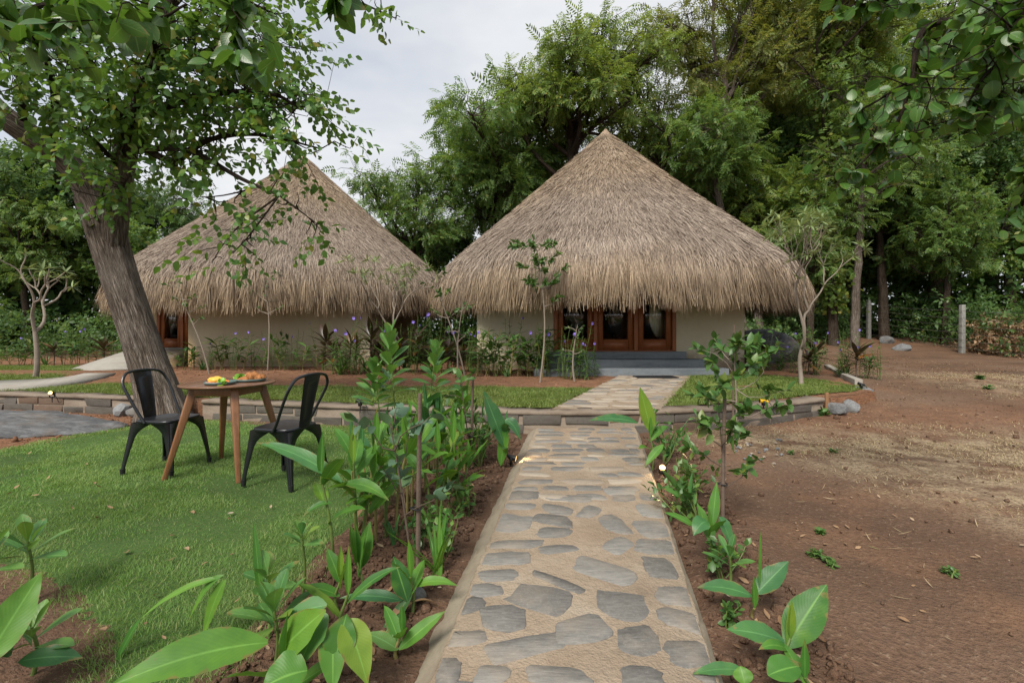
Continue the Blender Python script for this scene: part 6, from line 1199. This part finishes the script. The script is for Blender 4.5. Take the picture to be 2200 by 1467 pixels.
# ------------------------------------------------------------------ spotlights, stones, stakes, fence
def spotlight(loc, rz, label, lit=True, tilt=.1, body='black_plastic', power=6, lens=None):
    c = empty('garden_spotlight', loc, label, 'spotlight', 'garden spotlights', rz)
    Acc().tube([(0, 0, -.06), (0, 0, .03)], [.004, .008], 8).build('spike', M['black_plastic'], c, True); A = Acc(); A.box(-.012, .012, -.03, -.024, .02, .085).box(-.012, .012, .024, .03, .02, .085).box(-.012, .012, -.03, .03, .02, .028); A.build('bracket', M['black_plastic'], c)
    d = np.array([math.cos(tilt), 0, math.sin(tilt)]); o = np.array([0, 0, .075]); A = Acc(); A.tube([o - d * .055, o - d * .045, o + d * .03, o + d * .045], [.017, .021, .0235, .0275], 16)
    b = A.build('lamp_body', M[body], c, True); A = Acc(); A.tube([o + d * .0455, o + d * .0475], [.0235, .0235], 16); A.build('lens', M['lamp'] if lit else M['black_plastic'], b)
    Acc().tube(crom([o - d * .05, o - d * .09 + [0, 0, -.03], (-.12, .02, -.07), (-.16, .03, -.075)], 4), .004, 6).build('cable', M['black_plastic'], c, True)
    if lit:
        ld = bpy.data.lights.new('spotlight_beam', 'SPOT'); ld.energy = power; ld.color = (1, .68, .34); ld.spot_size = math.radians(95); ld.spot_blend = .6; ld.shadow_soft_size = .03; lo = bpy.data.objects.new('spotlight_beam', ld); COL.objects.link(lo); lo.parent = c; lo.location = tuple(o + d * .055); lo.rotation_euler = Vector(d).to_track_quat('-Z', 'Y').to_euler()
    return c
x, y = G(1112, 1000)[:2]; spotlight((pl(y) - .11, y, .0), .0, 'black spotlight left of the stone path, throwing warm light on the paving', True, -.25, power=4)
x, y = G(1416, 1022)[:2]; spotlight((pr(y) + .11, y, .0), math.radians(248), 'glowing warm lamp beside the right edge of the stone path', True, .15, power=4)
x, y = G(112, 856, TZ)[:2]; spotlight((x, y, TZ), math.radians(-70), 'glowing lamp on top of the wall at far left', True, .25, power=3)
x, y = G(768, 878, TZ)[:2]; spotlight((x, y + .1, TZ), math.radians(170), 'unlit black spotlight on the wall behind the right chair', False, .3)
x, y = G(1645, 876, TZ)[:2]; spotlight((x, y + .05, TZ), math.radians(175), 'yellow bodied spotlight on the wall right of the path', False, .1, body='yellow')
x, y = G(1850, 835, TZ)[:2]; spotlight((x, y, TZ), math.radians(170), 'black spotlight at the pointed end of the right turf', False, .3)
spotlight((-8.75, 11.9, TZ), math.radians(120), 'warm lamp hidden among plants at the left hut door', True, .3, power=5)
def rock(loc, s, seed, label, mat='rock', group=None, rz=0, sub=3, name='rock', flat=.6):
    rng = np.random.default_rng(seed); bm = bmesh.new(); bmesh.ops.create_icosphere(bm, subdivisions=sub, radius=1); pl_ = [(nrm(rng.normal(0, 1, 3)), rng.uniform(.55, .85)) for _ in range(11)]
    c = np.array([v.co[:] for v in bm.verts])
    for n_, d_ in pl_: k = np.maximum(c @ n_ - d_, 0); c = c - np.outer(k * .92, n_)
    c = c * (1 + .05 * np.sin(c[:, 0] * 9 + seed) * np.sin(c[:, 1] * 8))[:, None]
    if sub == 5: c[:, :2] *= (.8 + .45 * noise2(c[:, 0] + 5, c[:, 1] + 5, 1.6, seed + 3, 3))[:, None]
    c[:, 2] += (.6 if sub == 5 else .06) * (noise2(c[:, 0] * 1.5 + 20, c[:, 1] * 1.5 + 20, 2.0, seed, 4) - .5); c = c * np.array(s)
    for v, q in zip(bm.verts, c): v.co = Vector(q)
    me = bpy.data.meshes.new(name); bm.to_mesh(me); bm.free(); me.materials.append(M[mat]); o = link_mesh(name, me, None, loc); o.rotation_euler = (0, 0, rz)
    return tag(o, label, 'rock', group)
x, y = G(1795, 885, .06)[:2]; rock((x, y, .10), (.15, .12, .12), 1, 'grey rock leaning by the wooden stake at the wall end'); x, y = G(1822, 880, .06)[:2]; rock((x + .06, y, .10), (.12, .12, .13), 2, 'grey pointed rock right of its neighbour at the wall end', rz=.8)
x, y = G(1856, 842, .18)[:2]; rock((x, y, .2), (.14, .2, .10), 3, 'pale squared stone at the tip of the right turf')
rock((7.9, 14.6, .55), (1.5, 1.2, .95), 4, 'large dark boulder under the right edge of the right roof', 'outcrop', sub=4, name='boulder'); rock((16.1, 19.6, .75), (.35, .3, .28), 5, 'grey stone at the foot of the pale trunk near the fence'); rock((15.2, 17.7, .55), (.36, .3, .25), 6, 'grey stone on the slope in front of the fence')
rock((-6.85, 5.78, .005), (1.75, .85, .12), 7, 'flat dark rock outcrop at the left edge by the wall', 'outcrop', sub=5, name='rock_outcrop', rz=-.15); x, y = G(893, 1290)[:2]; rock((x, y, .02), (.05, .04, .05), 8, 'small slaty stone in the left bed near the path')
x, y = G(290, 895)[:2]; rock((x, y, .05), (.12, .10, .10), 9, 'rough stone wedged left of the big tree base', sub=2); x, y = G(395, 895)[:2]; rock((x, y, .06), (.13, .10, .12), 10, 'rough stone wedged right of the big tree base', sub=2); x, y = G(262, 892)[:2]; rock((x, y, .08), (.14, .12, .13), 11, 'broken block end at the wall gap left of the tree', sub=2)
for i in range(26):
    px, py = rb.uniform(1570, 1680), rb.uniform(945, 1000); x, y = G(px, py)[:2]; rock((x, y, float(gz(x, y)) + .008), (rb.uniform(.012, .035), rb.uniform(.012, .03), rb.uniform(.01, .02)), 20 + i, 'small loose pebble scattered on dirt before the right wall', 'rock' if i % 3 else 'flag_tan', 'pebbles before the right wall', rb.uniform(0, 3), 1, 'pebble')
x, y = G(1772, 893)[:2]; A = Acc(); A.box(-.022, .022, -.016, .016, -.1, .335); A.V[0][4:] += np.array([.008, 0, 0]); o = A.build('wooden_stake', M['stem_dry'], bevel=.004, loc=(x, y - .03, 0)); tag(o, 'short reddish wooden stake at the end of the curved wall', 'stake')
# kerb of the right bed
kb = empty('bed_kerb', (0, 0, 0), 'low pale kerb edging the bed right of the right hut', 'kerb'); kp = np.array([(6.25, 8.2), (6.75, 9.2), (7.3, 10.2), (7.8, 11.1), (8.3, 12.0)])
for i in range(4):
    d = nrm(kp[i + 1] - kp[i]); n_ = np.array([-d[1], d[0]]) * .06; p, q = kp[i] + d * .01, kp[i + 1] - d * .01; A = Acc(); A.add([(*(p - n_), .1), (*(p + n_), .1), (*(q + n_), .1), (*(q - n_), .1), (*(p - n_), .34), (*(p + n_), .34), (*(q + n_), .34), (*(q - n_), .34)], [(0, 1, 2, 3), (7, 6, 5, 4), (0, 4, 5, 1), (1, 5, 6, 2), (2, 6, 7, 3), (3, 7, 4, 0)]); A.build('kerb_block', M['cement'], kb, bevel=.008)
fence = empty('wire_fence', (16.6, 17, 0), 'barbed wire fence on grey concrete posts right of the dirt yard', 'fence'); FB = np.array([16.6, 17, 0]); fp = [(17.2, 12.6), (16.8, 17.0), (16.45, 21.0), (15.6, 25.0)]
for x, y in fp:
    z_ = float(gz(x, y)); A = Acc(); A.beam(np.array([x, y, z_ - .3]) - FB, np.array([x + .02, y, z_ + 1.78]) - FB, .15, .135, up=(0, 1, 0)); A.build('fence_post', M['post_concrete'], fence, bevel=.012)
for k in range(6):
    pts = []
    for i in range(len(fp) - 1):
        for t in np.linspace(0, 1, 7)[:-1]: x, y = np.array(fp[i]) * (1 - t) + np.array(fp[i + 1]) * t; pts.append((x - .08, y, float(gz(x, y)) + .22 + k * .27 - .05 * math.sin(math.pi * t)))
    Acc().tube(np.array(pts) - FB, .0055, 4).build('barbed_wire', M['wire'], fence)
x, Y = (53 - 1100) / F * 20, 20; A = Acc(); A.beam((0, 0, -.3), (.02, 0, 1.75), .15, .135, up=(0, 1, 0)); tag(A.build('fence_post', M['post_concrete'], bevel=.012, loc=(x, Y, float(gz(x, Y)))), 'single grey concrete post behind the young frangipani at far left', 'fence post')

# ------------------------------------------------------------------ litter, weeds, clods
def litter(name, n, region, seed, label, sc=(.02, .05), mat='leaf_dry', w=.5):
    rng = np.random.default_rng(seed); p = region(rng, n); a_ = rng.uniform(0, 6.28, n); d = np.stack([np.cos(a_), np.sin(a_), rng.uniform(-.1, .25, n)], 1); A = Acc(); A.add(*inst(leaf_tpl(3, w, 'ovate', -.25, .3), p, frames(d, nrm(rng.normal(0, .35, (n, 3)) + [0, 0, 1])), rng.uniform(*sc, n))); return tag(A.build(name, M[mat], smooth=True), label, 'litter', kind='stuff')
def reg_lit(rng, n):
    x = rng.uniform(1.6, 14, n); y = rng.uniform(1.3, 17, n); k = (x > pr(y) + .5) & (y < 16); k &= ~inpoly(x, y, TERR); x, y = x[k], y[k]; return np.stack([x, y, gz(x, y) + soil_rough(x, y, .25) + .004], 1)
def fix(region):
    def f(rng, n):
        out = region(rng, n * 3); return out[:n] if len(out) >= n else np.vstack([out] * (n // max(len(out), 1) + 1))[:n]
    return f
litter('leaf_litter', 2600, fix(reg_lit), 71, 'tiny dry leaves and chips strewn over the dirt yard', (.008, .04)); litter('straw_litter', 3200, fix(reg_lit), 75, 'pale straw bits and twigs strewn over the dirt yard', (.02, .09), 'straw', .06)
def reg_bed(rng, n):
    y = rng.uniform(1.4, 5.2, n); x = pl(y) - rng.uniform(.15, .8, n); r = rng.uniform(0, 1, n) < .3; x = np.where(r, pr(y) + rng.uniform(.05, .5, n), x); return np.stack([x, y, gz(x, y) + soil_rough(x, y, .25 + darkmask(x, y) + .5 * redmask(x, y)) - .004 + .006], 1)
litter('leaf_litter', 260, reg_bed, 72, 'dry curled leaf bits on the brown soil of the path beds', (.015, .05))
def clods(name, n, region, seed, label):
    rng = np.random.default_rng(seed); p = region(rng, n); bm = bmesh.new(); bmesh.ops.create_icosphere(bm, subdivisions=1, radius=1); bm.verts.ensure_lookup_table(); v = np.array([x.co for x in bm.verts]); t = np.array([[q.index for q in f.verts] for f in bm.faces]); bm.free(); v = v * (1 + rng.uniform(-.25, .25, (len(v), 1))); A = Acc(); A.add(*inst((v, t, np.zeros((len(v), 2))), p, frames(rng.normal(0, 1, (n, 3)), rng.normal(0, 1, (n, 3))), rng.exponential(.006, n) + .003)); return tag(A.build(name, M['soil']), label, 'soil', kind='stuff')
o = clods('soil_clods', 3600, reg_bed, 73, 'crumbly brown soil clods in the path beds'); at = o.data.attributes.new('dark', 'FLOAT', 'POINT'); at.data.foreach_set('value', np.full(len(o.data.vertices), .8, np.float32))
def reg_tb(rng, n): x = rng.uniform(-7.5, 1.4, n); y = bed_edge(x) + rng.uniform(.1, 3.0, n) ** 1.0; y = np.where(rng.uniform(0, 1, n) < .6, rng.uniform(9.9, 11.0, n), y); return np.stack([x, y, terr_rough(x, y) + .003], 1)
def reg_lf(rng, n): x = rng.uniform(-8, -4.5, n); y = rng.uniform(4.3, 6.9, n); k = ~inpoly(x, y, LAWN_POLY) & (y < wall_y(x) - .05); x, y = x[k], y[k]; return np.stack([x, y, gz(x, y) + soil_rough(x, y, .25 + .5 * redmask(x, y))], 1)
o = clods('soil_clods', 900, fix(reg_lf), 76, 'red soil crumbs around the flat rock at far left'); at = o.data.attributes.new('red', 'FLOAT', 'POINT'); at.data.foreach_set('value', np.full(len(o.data.vertices), .95, np.float32)); litter('leaf_litter', 120, fix(reg_lf), 77, 'dry leaf bits on red soil by the far left wall', (.02, .06))
o = clods('soil_clods', 1600, reg_tb, 74, 'red soil clods in the flower bed before the huts'); at = o.data.attributes.new('red', 'FLOAT', 'POINT'); at.data.foreach_set('value', np.full(len(o.data.vertices), .95, np.float32))
o = clods('yard_grit', 2200, fix(reg_lit), 78, 'small stones and crumbs of earth on the dirt yard')
# dry grass on the yard
rng = np.random.default_rng(81); N = 150000; x = rng.uniform(1.7, 11, N); y = rng.uniform(2.2, 11, N); k = (rng.uniform(0, 1, N) < strawmask(x, y) * 1.1 * np.clip(noise2(x, y, 2.4, 33, 4) * 4 - 1.6, 0, 1)) & ~inpoly(x, y, TERR) & (x < 1.16 * y + 1); x, y = x[k], y[k]; N = len(x); a_ = rng.uniform(0, 6.28, N); el = rng.uniform(.0, .7, N); ln = rng.uniform(.02, .06, N); d = np.stack([np.cos(a_) * np.cos(el), np.sin(a_) * np.cos(el), np.sin(el)], 1); b = np.stack([x, y, gz(x, y) + soil_rough(x, y, .25) + .001], 1); s_ = np.stack([-np.sin(a_), np.cos(a_), 0 * a_], 1) * .002 * np.clip(y / 3, 1, 2)[:, None]
tag(link_mesh('dry_grass', mesh_np('dry_grass', np.stack([b - s_, b + s_, b + d * ln[:, None]], 1).reshape(-1, 3), np.arange(N * 3).reshape(-1, 3), M['straw'])), 'straw coloured dry grass worn thin over the dirt yard', 'grass', kind='stuff')
# single fallen leaves on the lawn
fl = [mesh_np('fallen_leaf', *(lambda v: (v[0], v[1]))(leaf_tpl(5, w_, 'ovate', dr, .3)), M['leaf_dry'], smooth=True) for w_, dr in ((.55, -.3), (.7, .2), (.45, -.5))]
LP = [(920, 548), (1060, 585), (1040, 738), (1210, 527), (1150, 655), (1300, 125), (1030, 1235), (655, 1175), (1455, 1005), (1455, 690), (610, 460), (700, 405), (950, 955), (1415, 475), (290, 222), (380, 242), (590, 242), (630, 275), (175, 60), (460, 55), (45, 315), (200, 328), (1190, 425), (1380, 690), (1905, 755), (790, 690), (905, 1125), (1680, 405), (530, 120), (125, 160), (85, 280), (1290, 745), (460, 410), (1450, 430)]
for i, (u, v) in enumerate(LP):
    px, py = u * 740 / 2141, 960 + v * .3456; x, y = G(px, py)[:2]; o = link_mesh('fallen_leaf', fl[i % 3], None, (x, y, float(lawn_z(x, y)) + .02)); s_ = rb.uniform(.022, .045); o.scale = (s_,) * 3; o.rotation_euler = (rb.uniform(-.3, .3), rb.uniform(-.3, .3), rb.uniform(0, 6.28)); tag(o, 'dry brown leaf fallen on the lower lawn', 'leaf', 'fallen leaves on the lower lawn')
# weeds on the yard
WD = [(1750, 1195, .05, 60), (1785, 1215, .04, 40), (2040, 1232, .03, 16), (1765, 1145, .02, 10), (2105, 815, .08, 90), (2122, 828, .07, 60), (1700, 975, .04, 40), (1790, 972, .04, 50), (1770, 897, .10, 24)]
for i, (px, py, h, n) in enumerate(WD):
    x, y = G(px, py, .24 if py < 840 else .0)[:2]; o = bush(x, y, h, n, rb.uniform(.018, .028) if py > 900 else .06, 700 + i, 'tiny green weed sprouting from the bare dirt yard', 'leaf_bush', .5, float(gz(x, y)), 'weeds on the dirt yard', 'weed', 'weed'); o.scale = (1.5, 1.2, .8); o.rotation_euler = (0, 0, rb.uniform(0, 3))
